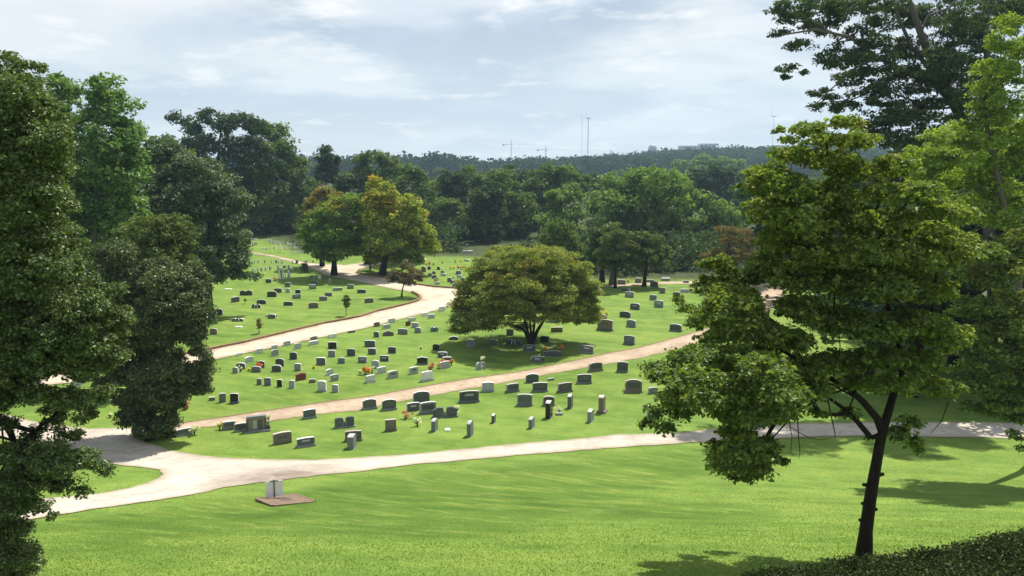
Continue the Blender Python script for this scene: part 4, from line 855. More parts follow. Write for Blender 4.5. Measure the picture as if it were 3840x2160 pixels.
p = ground(700+1885/ZS, 860+692/ZS); r = empty('round_shrub', (p[0], p[1], float(terr(p[0], p[1])))); tag(r, 'small dark green clipped shrub on the upper lawn near the drive', 'shrub')
Vs = leaves(np.array([(0, 0, 0.75), (0, 0, 1.2)]), np.array([0.8, 0.6]), np.array([420, 260]), 0.2, rf, 1, 0.4); mesh_np('foliage', Vs, quadF(Vs), LM_dark, r)
# pair at the far edge
T = gpt(2307, 1080)
tree_px('shade_tree', 'left one of two flat topped shade trees at the far lawn edge', 'tree', T, [(2290, 900, 55, 30), (2330, 880, 45, 28), (2260, 945, 45, 35), (2320, 940, 60, 40), (2270, 985, 40, 28), (2330, 985, 45, 22), (2360, 930, 40, 40)], T[1], 0.26, LM_aut, B_dark, 22, dens=4, clump=0.9, tr=0.22, maxn=16000)
T = gpt(2415, 1074)
tree_px('shade_tree', 'right one of two flat topped shade trees at the far lawn edge', 'tree', T, [(2400, 890, 55, 30), (2450, 900, 50, 30), (2380, 930, 50, 35), (2440, 950, 60, 40), (2490, 940, 35, 30), (2480, 985, 40, 25), (2420, 990, 50, 22), (2375, 975, 35, 20)], T[1], 0.26, LM_aut, B_dark, 23, dens=4, clump=0.9, tr=0.30, maxn=16000)
T = gpt(2257, 1060)
tree_px('shade_tree', 'dark stemmed tree hidden behind the left shade tree', 'tree', T, [(2255, 900, 60, 50), (2240, 960, 50, 50), (2290, 950, 50, 45)], T[1], 0.34, LM_dark, B_dark, 24, dens=3.4, clump=1.2, tr=0.42, maxn=8000)
T = gpt(2294, 1068)
tree_px('shade_tree', 'tree with a thick pale trunk between the two far shade trees', 'tree', T, [(2296, 880, 55, 50), (2330, 920, 50, 50)], T[1], 0.34, LM_mid, B_grey, 25, dens=3, clump=1.2, tr=0.42, maxn=6000)
# rusty spreading tree behind the dogwood
T = gpt(2742, 1090)
tree_px('rusty_tree', 'flat topped tree with rusty brown leaves behind the dogwood branches', 'tree', T, [(2720, 862, 50, 18), (2780, 868, 60, 18), (2740, 900, 60, 28), (2810, 905, 40, 26), (2700, 950, 50, 30), (2770, 955, 60, 34), (2650, 960, 35, 15), (2620, 985, 28, 10), (2700, 1000, 50, 26), (2830, 950, 30, 26)], T[1], 0.24, LM_rust, B_brown, 26, dens=2.6, clump=0.8, flat=0.35, tr=0.25, maxn=16000)
# willow-like mass and neighbours
def forest(name, lab, u, Y, lobes, leaf, mat, seed, dens=3.6, clump=2.0, tr=0.5, maxn=24000, bark=B_dark, **kw):
    return tree_px(name, lab, 'tree', at_depth(u, Y), lobes, Y, leaf, mat, bark, seed, dens=dens, clump=clump, tr=tr, maxn=maxn, twigs=0, **kw)
FW = 'trees of the woods around the cemetery'
forest('feathery_tree', 'broad feathery yellow green tree behind the far shade trees', 2440, 158, [(2330, 690, 100, 60), (2420, 660, 90, 45), (2500, 690, 90, 60), (2280, 760, 90, 70), (2400, 760, 120, 80), (2510, 790, 110, 80), (2300, 850, 90, 70), (2420, 860, 110, 70), (2540, 880, 90, 70), (2420, 940, 130, 60), (2330, 960, 80, 50)], 0.55, LM_willow, 31, group=FW, flat=0.8, maxn=34000)
forest('feathery_tree', 'lower feathery yellow green tree sloping down to the dogwood', 2660, 165, [(2560, 720, 60, 50), (2620, 760, 80, 50), (2700, 800, 70, 60), (2640, 850, 90, 70), (2720, 890, 60, 60), (2600, 930, 100, 60), (2700, 960, 80, 50), (2760, 830, 40, 50)], 0.55, LM_willow, 32, group=FW, flat=0.8)
forest('lime_tree', 'bright yellow green round tree left of the feathery tree', 2110, 162, [(2100, 740, 60, 50), (2150, 720, 50, 40), (2060, 800, 55, 50), (2130, 800, 70, 60), (2060, 870, 50, 50), (2140, 870, 60, 50)], 0.5, LM_willow, 33, group=FW)
forest('round_tree', 'fresh green round tree just behind the spreading tree', 2120, 132, [(2100, 850, 60, 35), (2070, 890, 60, 50), (2140, 900, 60, 50), (2170, 950, 50, 45), (2100, 960, 80, 50), (2180, 990, 40, 35), (2120, 1000, 60, 30)], 0.42, LM_mid, 34, clump=1.4, group=FW)
forest('dark_tree', 'dark green crown topping the woods above the spreading tree', 2080, 215, [(2060, 640, 60, 35), (2110, 650, 60, 40), (2020, 690, 70, 60), (2110, 710, 80, 60), (2170, 680, 50, 40), (2050, 780, 90, 80), (1990, 760, 60, 60), (2060, 870, 100, 90)], 0.62, LM_mid, 35, group=FW)
forest('dark_tree', 'dark crown rising above the right end of the feathery trees', 2670, 250, [(2610, 660, 50, 40), (2660, 640, 60, 35), (2720, 660, 60, 40), (2640, 710, 80, 50), (2730, 720, 70, 60), (2800, 690, 60, 60), (2850, 660, 60, 50), (2780, 780, 100, 80)], 0.7, LM_dark, 36, group=FW)
forest('pale_tree', 'pale hazy green crown on the slope below the distant ridge', 2650, 470, [(2590, 620, 40, 22), (2640, 600, 45, 25), (2700, 605, 40, 22), (2550, 615, 30, 20), (2760, 615, 40, 24), (2650, 640, 90, 25)], 1.1, LM_willow, 37, group=FW, clump=3.5)
forest('oak_tree', 'blue green oak crown between the feathery tree and the dogwood', 2850, 120, [(2800, 720, 60, 35), (2860, 740, 70, 60), (2900, 700, 60, 50), (2830, 800, 60, 60), (2920, 800, 80, 80), (2870, 880, 70, 60), (2960, 880, 80, 80), (2900, 960, 80, 60), (2850, 980, 60, 50)], 0.42, m_leaf('blue_green_leaf', (0.035, 0.085, 0.04), (0.08, 0.15, 0.08)), 38, clump=1.3, group=FW)
# middle woods behind the maples and spreading tree
dk = [(1700, 205, 1700, 655, 75), (1780, 225, 1790, 645, 80), (1880, 195, 1880, 645, 80), (1960, 235, 1950, 638, 80), (1840, 180, 1830, 700, 70), (1940, 190, 1940, 720, 75), (1700, 185, 1690, 740, 60), (1760, 190, 1760, 760, 60)]
for i, (u, Y, uc, vt, ru) in enumerate(dk):
    rr = random.Random(100+i); vb = 930; h = vb-vt; lb = []
    for q in range(4):
        f_ = q/3; v = vt+35+f_*(h-80)
        for sgn in (-1, 1): lb.append((uc+sgn*ru*rr.uniform(0.25, 0.55)*(0.55+0.5*math.sin(PI*min(1, f_+.25))), v+rr.uniform(-15, 15), ru*0.62, 42+h*0.06))
    lb.append((uc+rr.uniform(-8, 8), vt+26, ru*0.5, 28))
    nm = ['leftmost', 'second', 'third', 'fourth', 'nearer left', 'nearer right', 'lower leftmost', 'lower middle'][i]
    forest('dark_tree', f'dark shaded {nm} tree of the woods between the turning maple and the lime tree', u, Y, lb, 0.62, [LM_dark, LM_mid, LM_mid, LM_dark][i % 4], 40+i, group=FW, maxn=14000, dens=3)
# tall left-centre woods
forest('tall_tree', 'highest dark open crown of the left woods with sky showing through', 800, 182, [(670, 445, 45, 30), (720, 480, 50, 40), (790, 440, 60, 35), (850, 470, 60, 40), (905, 450, 60, 35), (960, 480, 45, 40), (760, 540, 70, 60), (850, 550, 60, 60), (930, 540, 50, 50), (900, 620, 60, 60), (800, 640, 80, 70), (960, 590, 50, 50), (700, 560, 60, 60)], 0.5, LM_dark, 51, group=FW, dens=3.2, tr=0.6, flat=0.7, maxn=26000)
forest('tall_tree', 'tall rounded dark green tree sloping down right of the highest crown', 1040, 190, [(970, 480, 60, 40), (1030, 500, 60, 45), (1070, 560, 60, 50), (990, 570, 80, 70), (1110, 630, 60, 60), (1030, 670, 90, 80), (950, 700, 70, 90), (1140, 700, 60, 60), (1060, 780, 110, 80), (970, 820, 80, 70), (1120, 820, 80, 80)], 0.55, LM_mid, 52, group=FW, dens=3.6, tr=0.6, maxn=28000)
forest('tall_tree', 'deep green tree behind the left end of the far hillside stones', 900, 188, [(930, 700, 60, 80), (900, 800, 80, 80), (960, 860, 70, 50), (1040, 870, 80, 40), (1120, 880, 60, 50)], 0.6, LM_dark, 53, group=FW, maxn=14000)
forest('pine_tree', 'narrow pointed pine between the rounded left woods and the maples', 1225, 200, [(1222, 560, 26, 22), (1210, 590, 40, 28), (1245, 600, 40, 28), (1225, 650, 60, 45), (1200, 720, 60, 60), (1270, 700, 50, 60), (1230, 800, 90, 70), (1180, 860, 60, 60)], 0.5, LM_dark, 54, group=FW, maxn=15000)
forest('dark_tree', 'dark tree with a rough top right of the narrow pine', 1400, 205, [(1350, 610, 40, 30), (1390, 585, 45, 28), (1440, 600, 50, 35), (1340, 670, 60, 50), (1410, 670, 80, 60), (1480, 640, 50, 50), (1370, 760, 90, 70), (1460, 760, 80, 70), (1330, 850, 80, 70)], 0.6, LM_mid, 55, group=FW, maxn=18000)
forest('dark_tree', 'mid green rounded crown behind the right of the turning maple', 1545, 195, [(1520, 640, 45, 30), (1565, 655, 45, 35), (1500, 700, 60, 55), (1590, 710, 50, 50), (1560, 780, 70, 70), (1630, 800, 45, 80), (1600, 880, 60, 60), (1660, 880, 50, 70), (1480, 800, 60, 60)], 0.58, LM_mid, 56, group=FW, maxn=18000)
forest('shrub_mass', 'leafy green shrub at the right edge of the woods beyond the plum tree', 1625, 170, [(1620, 930, 35, 30), (1650, 945, 30, 18), (1590, 945, 40, 25)], 0.45, LM_mid, 57, group=FW, clump=1.0, tr=0.15, maxn=4000)
# filler woodland beyond, shared crowns
def variant(seed, mat, n=5200, leaf=0.11):
    rng = np.random.default_rng(seed); C_ = []
    for q in range(9):
        a = rng.uniform(0, 2*PI); rr = rng.uniform(0.1, 0.24); z = rng.uniform(0.38, 0.86); rr *= 1.15-0.6*abs(z-0.55)
        C_.append(lobe_clumps((rr*math.cos(a), rr*math.sin(a), z), (0.17, 0.17, 0.13), 14, rng, 0.6))
    C_.append(lobe_clumps((0, 0, 0.42), (0.3, 0.3, 0.26), 30, rng, 0.5)); C_ = np.concatenate(C_)
    V = leaves(C_, np.full(len(C_), 0.065), np.full(len(C_), n//len(C_)), leaf*0.32, rng, 0.7, 0.7)
    me = mesh_np('crown', V, quadF(V), mat); tm = MB().tube([(0, 0, -0.02), (0, 0.01, 0.3), (0.01, 0, 0.7)], [0.028, 0.02, 0.008], 7).build('trunk', B_dark, None, True)
    return me, tm
VARS = [variant(71, LM_dark), variant(72, LM_mid), variant(73, LM_dark), variant(74, LM_mid)]
fused = [False]*4
fill = [(120, 85, 520, 1.5), (300, 95, 560, 1.3), (-60, 80, 500, 1.5), (480, 100, 640, 1.2), (620, 150, 520, 1.0), (560, 175, 470, 1.2), (700, 215, 500, 1.1), (470, 210, 520, 1.1), (350, 230, 560, 1.1), (200, 230, 560, 1.2), (60, 230, 560, 1.2), (-100, 230, 560, 1.2), (1130, 230, 690, 1.0), (1290, 235, 650, 1.0), (1640, 260, 650, 1.1), (1720, 300, 645, 1.1), (1820, 290, 650, 1.2), (1900, 320, 648, 1.1), (2010, 300, 650, 1.2), (2110, 330, 650, 1.1), (2200, 280, 648, 1.1), (2280, 330, 640, 1.1), (2380, 350, 638, 1.1), (2470, 330, 640, 1.1), (2560, 300, 645, 1.1), (2680, 330, 650, 1.1), (2560, 205, 760, 1.0), (2860, 210, 640, 1.0), (2950, 190, 640, 1.1), (3050, 160, 620, 1.0), (3150, 150, 600, 1.0),
        (2460, 190, 780, 1.0), (2620, 190, 860, 1.2), (2780, 175, 820, 1.2), (2350, 185, 800, 1.0), (2230, 190, 780, 1.1), (1800, 215, 760, 1.1), (1900, 215, 780, 1.1), (2020, 190, 800, 1.1),
        (2980, 120, 760, 1.1), (3080, 105, 700, 1.1), (3200, 100, 640, 1.1), (3330, 92, 560, 1.0), (3450, 85, 480, 1.0), (3560, 80, 430, 1.0), (3700, 75, 380, 1.0), (3830, 70, 350, 1.0), (3960, 66, 350, 1.0), (3480, 70, 760, 1.3), (3300, 62, 900, 1.2), (3480, 58, 950, 1.2), (3620, 66, 740, 1.3), (3760, 62, 700, 1.3), (3900, 60, 700, 1.3), (3380, 82, 820, 1.3), (3250, 95, 820, 1.2),
        (1450, 420, 628, 1.3), (1560, 480, 625, 1.3), (1660, 560, 622, 1.3), (1900, 560, 628, 1.3), (2080, 600, 622, 1.3), (2330, 560, 628, 1.3), (2480, 520, 622, 1.3), (2800, 560, 612, 1.3), (2900, 500, 600, 1.3), (1780, 500, 632, 1.3), (2230, 520, 634, 1.3)]
rng = random.Random(3)
def ordw(i):
    n = i+1; return f"{n}{'th' if 10 <= n % 100 <= 20 else {1: 'st', 2: 'nd', 3: 'rd'}.get(n % 10, 'th')}"
fill.sort(key=lambda q: q[0])
for i, (u, Y, vt, wf) in enumerate(fill):
    x = Y*(u-1920)/FPX; z0 = float(terr(x, Y)); top = px(u, vt, Y)[2]; H = (top-z0)/0.97; k = rng.randrange(4)
    r = empty('woodland_tree', (x, Y, z0), rng.uniform(0, 6.28)); r.scale = (H*wf, H*wf, H)
    side = 'left' if u < 1300 else 'middle' if u < 2800 else 'right'
    tag(r, f"background woodland tree, standing {ordw(i)} in order from the left along the woods", 'tree', 'background trees of the encircling woods')
    for src in VARS[k]:
        if not fused[k]: c = src
        else: c = src.copy(); S.collection.objects.link(c)
        c.parent = r
    fused[k] = True
for k in range(4):
    if not fused[k]:
        for o_ in VARS[k]: bpy.data.objects.remove(o_)

# undergrowth closing the edge of the woods
ru_ = np.random.default_rng(77); E = np.array(EW); seg_ = np.linalg.norm(np.diff(E, axis=0), axis=1); cum = np.concatenate([[0], np.cumsum(seg_)])
n_ = 1500; s_ = ru_.random(n_)*cum[-1]; j_ = np.clip(np.searchsorted(cum, s_)-1, 0, len(seg_)-1); f_ = (s_-cum[j_])/seg_[j_]
q_ = E[j_]*(1-f_[:, None])+E[j_+1]*f_[:, None]; d_ = E[j_+1]-E[j_]; nn = np.column_stack([-d_[:, 1], d_[:, 0]])/seg_[j_][:, None]; nn *= np.sign(nn[:, 1:2]+1e-9)
bk = 7+ru_.random(n_)**1.3*45; q_ = q_+nn*bk[:, None]; cz_ = terr(q_[:, 0], q_[:, 1])+ru_.uniform(0.3, 3.6, n_)*np.clip(bk/14, 0.4, 1.3)
Vu = leaves(np.column_stack([q_, cz_]), ru_.uniform(1.2, 2.6, n_), np.full(n_, 34), 0.75, ru_, 0.8, 0.6)
tag(mesh_np('undergrowth', Vu, quadF(Vu), LM_dark), 'dark shrubby undergrowth along the edge of the woods', 'undergrowth', kind='stuff')

# left foreground and mid trees
forest('sweetgum_tree', 'tall fresh green two topped tree against the sky at left', 320, 72, [(230, 330, 80, 60), (250, 420, 110, 90), (200, 500, 130, 110), (400, 330, 80, 65), (430, 410, 100, 80), (400, 500, 130, 100), (490, 500, 60, 70), (300, 620, 160, 120), (450, 620, 110, 110), (520, 620, 50, 80), (250, 760, 180, 130), (420, 760, 150, 120), (330, 900, 200, 130), (480, 880, 110, 110), (440, 1010, 160, 110)], 0.30, LM_gum, 61, clump=1.0, tr=0.45, dens=3.4, maxn=60000, bark=B_grey)
forest('oak_tree', 'big dull green oak whose low branches reach over the upper lawn', 760, 92, [(620, 560, 70, 60), (640, 620, 110, 90), (740, 640, 110, 80), (820, 690, 80, 70), (700, 760, 140, 110), (840, 780, 100, 90), (910, 740, 40, 50), (620, 780, 120, 140), (760, 880, 150, 100), (880, 870, 70, 80), (640, 920, 120, 110), (820, 960, 110, 70), (900, 930, 50, 45), (740, 1020, 110, 55), (840, 1025, 80, 30), (910, 1030, 50, 22), (955, 1035, 30, 16), (890, 990, 50, 35), (820, 1052, 26, 18), (720, 1070, 60, 30)], 0.25, LM_oak, 62, clump=1.1, tr=0.6, dens=3.4, maxn=70000)
forest('autumn_tree', 'tree with yellowish and faintly red foliage in front of the big oak', 620, 62, [(640, 840, 90, 50), (560, 850, 80, 60), (690, 900, 50, 60), (600, 920, 120, 80), (540, 960, 100, 80), (660, 980, 80, 70), (580, 1030, 120, 70), (480, 900, 70, 70)], 0.2, LM_aut, 63, clump=0.8, tr=0.2, dens=3, maxn=32000, flat=0.5)
T = gpt(560, 1652)
tree_px('evergreen_tree', 'dense dark glossy evergreen reaching the ground at the road junction', 'tree', T,
    [(700, 1050, 100, 90), (600, 1040, 120, 100), (500, 1080, 120, 110), (740, 1150, 70, 90), (640, 1170, 130, 120), (500, 1200, 130, 110), (400, 1180, 110, 110), (740, 1250, 60, 70), (650, 1290, 120, 100), (530, 1330, 120, 110), (430, 1300, 100, 80), (760, 1350, 50, 60), (770, 1400, 40, 50), (720, 1420, 80, 60), (640, 1430, 110, 80), (560, 1460, 100, 80), (750, 1455, 55, 40), (580, 1540, 95, 70), (640, 1510, 60, 50), (555, 1600, 70, 42), (630, 1590, 45, 40), (590, 1632, 45, 20), (650, 1625, 25, 22), (340, 1230, 80, 90), (500, 1500, 40, 40, -1), (350, 1120, 90, 90), (420, 1390, 70, 50), (330, 1330, 80, 60), (300, 1240, 80, 80), (400, 1050, 90, 90), (420, 960, 90, 80), (640, 1100, 140, 120, -1.5), (410, 1430, 70, 55), (450, 1500, 55, 55), (380, 1380, 70, 50), (470, 1570, 45, 50), (360, 1300, 90, 70, -1), (290, 1150, 110, 120), (270, 1320, 90, 70), (330, 1400, 70, 40), (240, 1020, 110, 100), (460, 1300, 110, 90, -1), (560, 1600, 75, 40, -1.2), (520, 1540, 60, 60, -1), (620, 1580, 60, 50, -1), (600, 1400, 120, 90, -1.5), (480, 1400, 80, 60, -1), (560, 1200, 120, 120, -1.5), (610, 1470, 110, 60, -1.5)],
    T[1]+1.0, 0.125, LM_holly, B_dark, 64, dens=4.2, clump=0.6, tr=0.25, maxn=190000, dj=0.4, twigs=2, depth=0.8)
# near left tree, trunk outside the frame
Yn = 14.6; bxn = Yn*(-330-1920)/FPX
Ln = [(30, 250, 70, 70), (60, 330, 110, 80), (150, 260, 26, 30), (95, 240, 30, 22), (120, 400, 100, 80), (30, 450, 120, 110), (220, 470, 70, 60), (160, 540, 110, 90), (50, 600, 130, 120), (220, 620, 60, 70), (150, 700, 100, 90), (60, 760, 140, 110), (240, 770, 60, 60), (170, 850, 100, 80), (80, 920, 150, 110), (270, 900, 55, 55), (220, 990, 100, 80), (120, 1060, 160, 100), (320, 1080, 70, 70), (40, 1200, 120, 110), (180, 1200, 150, 100), (320, 1170, 100, 90), (80, 1330, 130, 80), (220, 1310, 120, 60), (350, 1270, 80, 70), (420, 1140, 70, 90), (360, 1150, 60, 60), (60, 1430, 100, 45), (130, 1470, 90, 40), (250, 1490, 90, 50), (340, 1490, 70, 50), (200, 1560, 60, 50), (310, 1560, 50, 40), (390, 1470, 45, 40), (30, 1500, 70, 30),
      (60, 1700, 110, 70), (170, 1690, 90, 50), (250, 1640, 60, 50), (220, 1740, 110, 60), (330, 1720, 70, 50), (390, 1760, 45, 35), (100, 1800, 130, 70), (240, 1810, 70, 45), (310, 1840, 35, 30), (60, 1890, 100, 60), (150, 1890, 50, 40), (200, 1930, 25, 18), (40, 2000, 80, 60), (30, 2090, 90, 70), (110, 2080, 50, 40), (60, 2160, 100, 60), (150, 2110, 25, 22), (-90, 600, 120, 200), (-90, 1000, 120, 200), (-90, 1500, 100, 180), (-80, 1900, 90, 200), (430, 1250, 60, 60), (440, 1330, 50, 40), (450, 1170, 60, 60), (150, 1370, 150, 50), (300, 1380, 90, 45), (240, 1250, 120, 80), (60, 1300, 120, 80), (380, 1370, 60, 40), (20, 1590, 60, 40), (130, 1620, 60, 35), (60, 2080, 90, 60), (20, 1980, 70, 60), (120, 2130, 50, 30)]
PN = lambda u, v, dy=0: px(u, v, Yn+dy)
tree_px('glossy_leaved_tree', 'near glossy leaved tree filling the left edge of the view', 'tree', (bxn, Yn), Ln, Yn, 0.050, LM_left, B_dark, 65, dens=3.0, clump=0.24, flat=0.6, back=1.0, tr=0.24, maxn=330000, dj=1.0, twigs=3,
    trunk=[(bxn, Yn, float(terr(bxn, Yn))-0.3), PN(-320, 1700), PN(-310, 1300), PN(-290, 900), PN(-250, 500)],
    extra_limbs=[([PN(-300, 1500), PN(-120, 1640), PN(10, 1640), PN(40, 1650), PN(130, 1650), PN(150, 1590), PN(175, 1550)], 0.035, 0.01), ([PN(-300, 1300), PN(-60, 1480), PN(5, 1560), PN(12, 1660), PN(40, 1750)], 0.03, 0.012)])

# right side
LM_oakdk = m_leaf('blackish_oak_leaf', (0.03, 0.055, 0.022), (0.085, 0.125, 0.055), trans=0.25)
Yo = 62.0; bo = at_depth(3740, Yo); PO = lambda u, v, dy=0: px(u, v, Yo+dy)
Lo = [(2930, 30, 60, 30), (2990, 60, 80, 40), (3080, 100, 90, 40), (3050, 20, 90, 30), (2920, 125, 45, 20), (3000, 170, 60, 25), (3160, 40, 110, 50), (2955, 255, 45, 20), (2945, 290, 28, 16), (3020, 270, 25, 14), (3130, 220, 90, 45), (3220, 150, 110, 60), (3070, 345, 45, 22), (3060, 400, 35, 20), (3110, 370, 35, 25), (3200, 290, 90, 45), (3170, 400, 60, 35), (3280, 230, 100, 60), (3270, 350, 90, 50), (3350, 60, 120, 60), (3330, 430, 110, 60), (3260, 490, 90, 45), (3400, 300, 110, 70), (3420, 180, 110, 60), (3480, 60, 110, 60), (3420, 420, 120, 60), (3380, 520, 110, 45), (3520, 230, 110, 90), (3560, 350, 110, 80), (3530, 480, 100, 70), (3620, 80, 120, 80), (3650, 200, 110, 90), (3640, 420, 90, 90), (3740, 60, 110, 70), (3810, 30, 90, 60), (3700, 300, 90, 90), (3480, 560, 110, 50), (3300, 10, 120, 30), (3620, -20, 150, 40), (3180, -20, 120, 30)]
tree_px('oak_tree', 'big oak with pale limbs leaning left over the top right corner', 'tree', bo, Lo, Yo, 0.19, LM_oakdk, B_grey, 66, dens=3.0, clump=0.95, flat=0.45, tr=0.55, maxn=120000, dj=1.2, twigs=3, limbs=False,
    trunk=[np.array([bo[0], bo[1], float(terr(*bo))-0.3]), PO(3715, 900), PO(3640, 520), PO(3560, 350), PO(3480, 200), PO(3430, 60), PO(3390, -60)],
    extra_limbs=[([PO(3585, 400), PO(3520, 330), PO(3400, 270, -1), PO(3290, 215, -1.5), PO(3190, 140, -2), PO(3060, 110, -2.5), PO(2940, 130, -3)], 0.240, 0.054), ([PO(3400, 270, -1), PO(3330, 240), PO(3200, 150, -1), PO(3120, 160, -1)], 0.112, 0.036),
                 ([PO(3570, 380), PO(3480, 250, .5), PO(3420, 180, .8), PO(3380, 90, 1), PO(3340, 0, 1)], 0.208, 0.090), ([PO(3450, 130), PO(3480, 60), PO(3560, 30), PO(3600, -20)], 0.112, 0.072), ([PO(3610, 400), PO(3480, 410, -1), PO(3370, 445, -1.5), PO(3330, 480, -2)], 0.096, 0.036),
                 ([PO(3290, 215, -1.5), PO(3200, 260, -1.5), PO(3110, 340, -2), PO(3060, 390, -2)], 0.080, 0.027), ([PO(3430, 380, 0), PO(3300, 330), PO(3180, 380), PO(3120, 380)], 0.080, 0.027), ([PO(3700, 500), PO(3705, 300), PO(3700, 150), PO(3695, 0)], 0.320, 0.180)])
tree_px('lime_green_tree', 'bright lime green tree at the right edge below the big oak', 'tree', at_depth(3980, 42), [(3790, 90, 60, 50), (3760, 150, 70, 50), (3830, 170, 60, 60), (3740, 250, 90, 45), (3820, 280, 80, 50), (3700, 330, 80, 45), (3790, 380, 90, 60), (3730, 440, 70, 40), (3600, 470, 70, 30), (3560, 510, 100, 40), (3660, 530, 100, 50), (3480, 560, 90, 35), (3570, 590, 120, 50), (3440, 600, 70, 30), (3700, 600, 110, 60), (3800, 600, 80, 80), (3600, 660, 120, 50), (3720, 700, 110, 60), (3810, 740, 70, 80), (3490, 630, 80, 40), (3840, 480, 60, 80), (3500, 700, 80, 40), (3620, 760, 90, 50), (3730, 800, 90, 60), (3820, 850, 60, 60), (3450, 660, 70, 35), (3560, 820, 70, 40), (3760, 510, 90, 50), (3690, 400, 60, 50)], 42, 0.14, LM_bright, B_grey, 67, dens=3.0, clump=0.75, flat=0.45, tr=0.32, maxn=95000, dj=1.0, twigs=2, fall=0.2)
# dogwood in front
Yd = 17.2; T = gpt(3240, 2085); Yd = T[1]; PD = lambda u, v, dy=0: px(u, v, Yd+dy)
Ld = [(2925, 490, 30, 16), (2960, 520, 40, 18), (3030, 475, 70, 26), (3180, 460, 75, 26), (3110, 520, 120, 40), (3230, 520, 70, 40), (2970, 580, 80, 40), (3100, 590, 140, 60), (2880, 650, 90, 45), (2820, 700, 60, 35), (3210, 640, 130, 60), (3350, 620, 90, 45), (3330, 720, 120, 60), (3450, 720, 100, 50), (2960, 700, 120, 70), (3100, 720, 150, 80), (3560, 790, 90, 55), (2890, 780, 100, 60), (3000, 830, 160, 80), (3180, 820, 150, 80), (3350, 830, 150, 80), (3500, 870, 120, 70), (2930, 900, 90, 70), (3080, 930, 160, 80), (3250, 940, 160, 90), (3430, 970, 150, 80), (3570, 930, 90, 80), (2860, 1000, 70, 60, 1), (2980, 1030, 120, 80), (3130, 1050, 160, 80), (3300, 1070, 160, 90), (3470, 1080, 130, 80),
      (2660, 985, 40, 30), (2720, 1030, 60, 40), (2790, 1050, 60, 60), (2640, 1060, 50, 40), (2760, 1110, 100, 50), (2680, 1170, 90, 50), (2530, 1120, 30, 18), (2570, 1150, 40, 22), (2800, 1170, 70, 60), (2620, 1210, 50, 30), (2730, 1240, 90, 45), (2870, 1240, 80, 60), (3000, 1150, 120, 80), (3120, 1190, 150, 80), (3280, 1220, 160, 80), (3430, 1210, 130, 80), (2960, 1270, 110, 70), (3550, 1250, 90, 80),
      (2560, 1330, 50, 26), (2640, 1330, 90, 35), (2520, 1370, 60, 30), (2760, 1330, 90, 45), (2440, 1365, 30, 20), (2480, 1410, 60, 28), (2600, 1420, 90, 40), (2740, 1410, 100, 45), (2870, 1370, 110, 60), (3010, 1370, 120, 60), (3150, 1350, 130, 55), (3300, 1340, 130, 60), (3440, 1350, 120, 60), (2540, 1490, 80, 36), (2470, 1540, 50, 30), (2440, 1590, 35, 25), (2500, 1600, 40, 20), (2650, 1490, 90, 40), (2560, 1545, 50, 28), (2790, 1480, 100, 50), (2920, 1470, 100, 50), (3030, 1450, 90, 40), (3350, 1440, 130, 45), (3480, 1440, 110, 50), (3230, 1430, 80, 32), (3580, 1460, 60, 45),
      (2760, 1560, 80, 36), (2850, 1560, 70, 36), (2930, 1540, 70, 32), (2760, 1620, 70, 30), (2700, 1670, 50, 25), (2790, 1680, 90, 35), (2880, 1670, 60, 35), (2740, 1730, 80, 32), (2830, 1745, 80, 32), (2780, 1785, 60, 22), (2930, 1730, 26, 25), (3070, 1545, 40, 22), (3180, 1545, 40, 30), (3400, 1590, 50, 50), (3430, 1650, 35, 35), (3450, 1690, 18, 14), (3360, 1630, 40, 22), (3265, 1642, 12, 12)]
Ld = [(l[0], l[1], l[2]*(1.12 if l[2] < 105 else 0.95), l[3]*(1.08 if l[2] < 105 else 0.85))+tuple(l[4:]) for l in Ld]
Ld = [tuple(l[:4])+(-2.4+0.5*math.sin(l[0]),) if (l[0] < 2960 and l[1] > 1280) else l for l in Ld]+[(2700, 1090, 90, 60, 1), (2790, 1230, 90, 60, 1), (2660, 1270, 70, 40, .5), (2850, 1320, 90, 50, 1), (2720, 985, 50, 40), (2780, 1160, 100, 80, -1)]
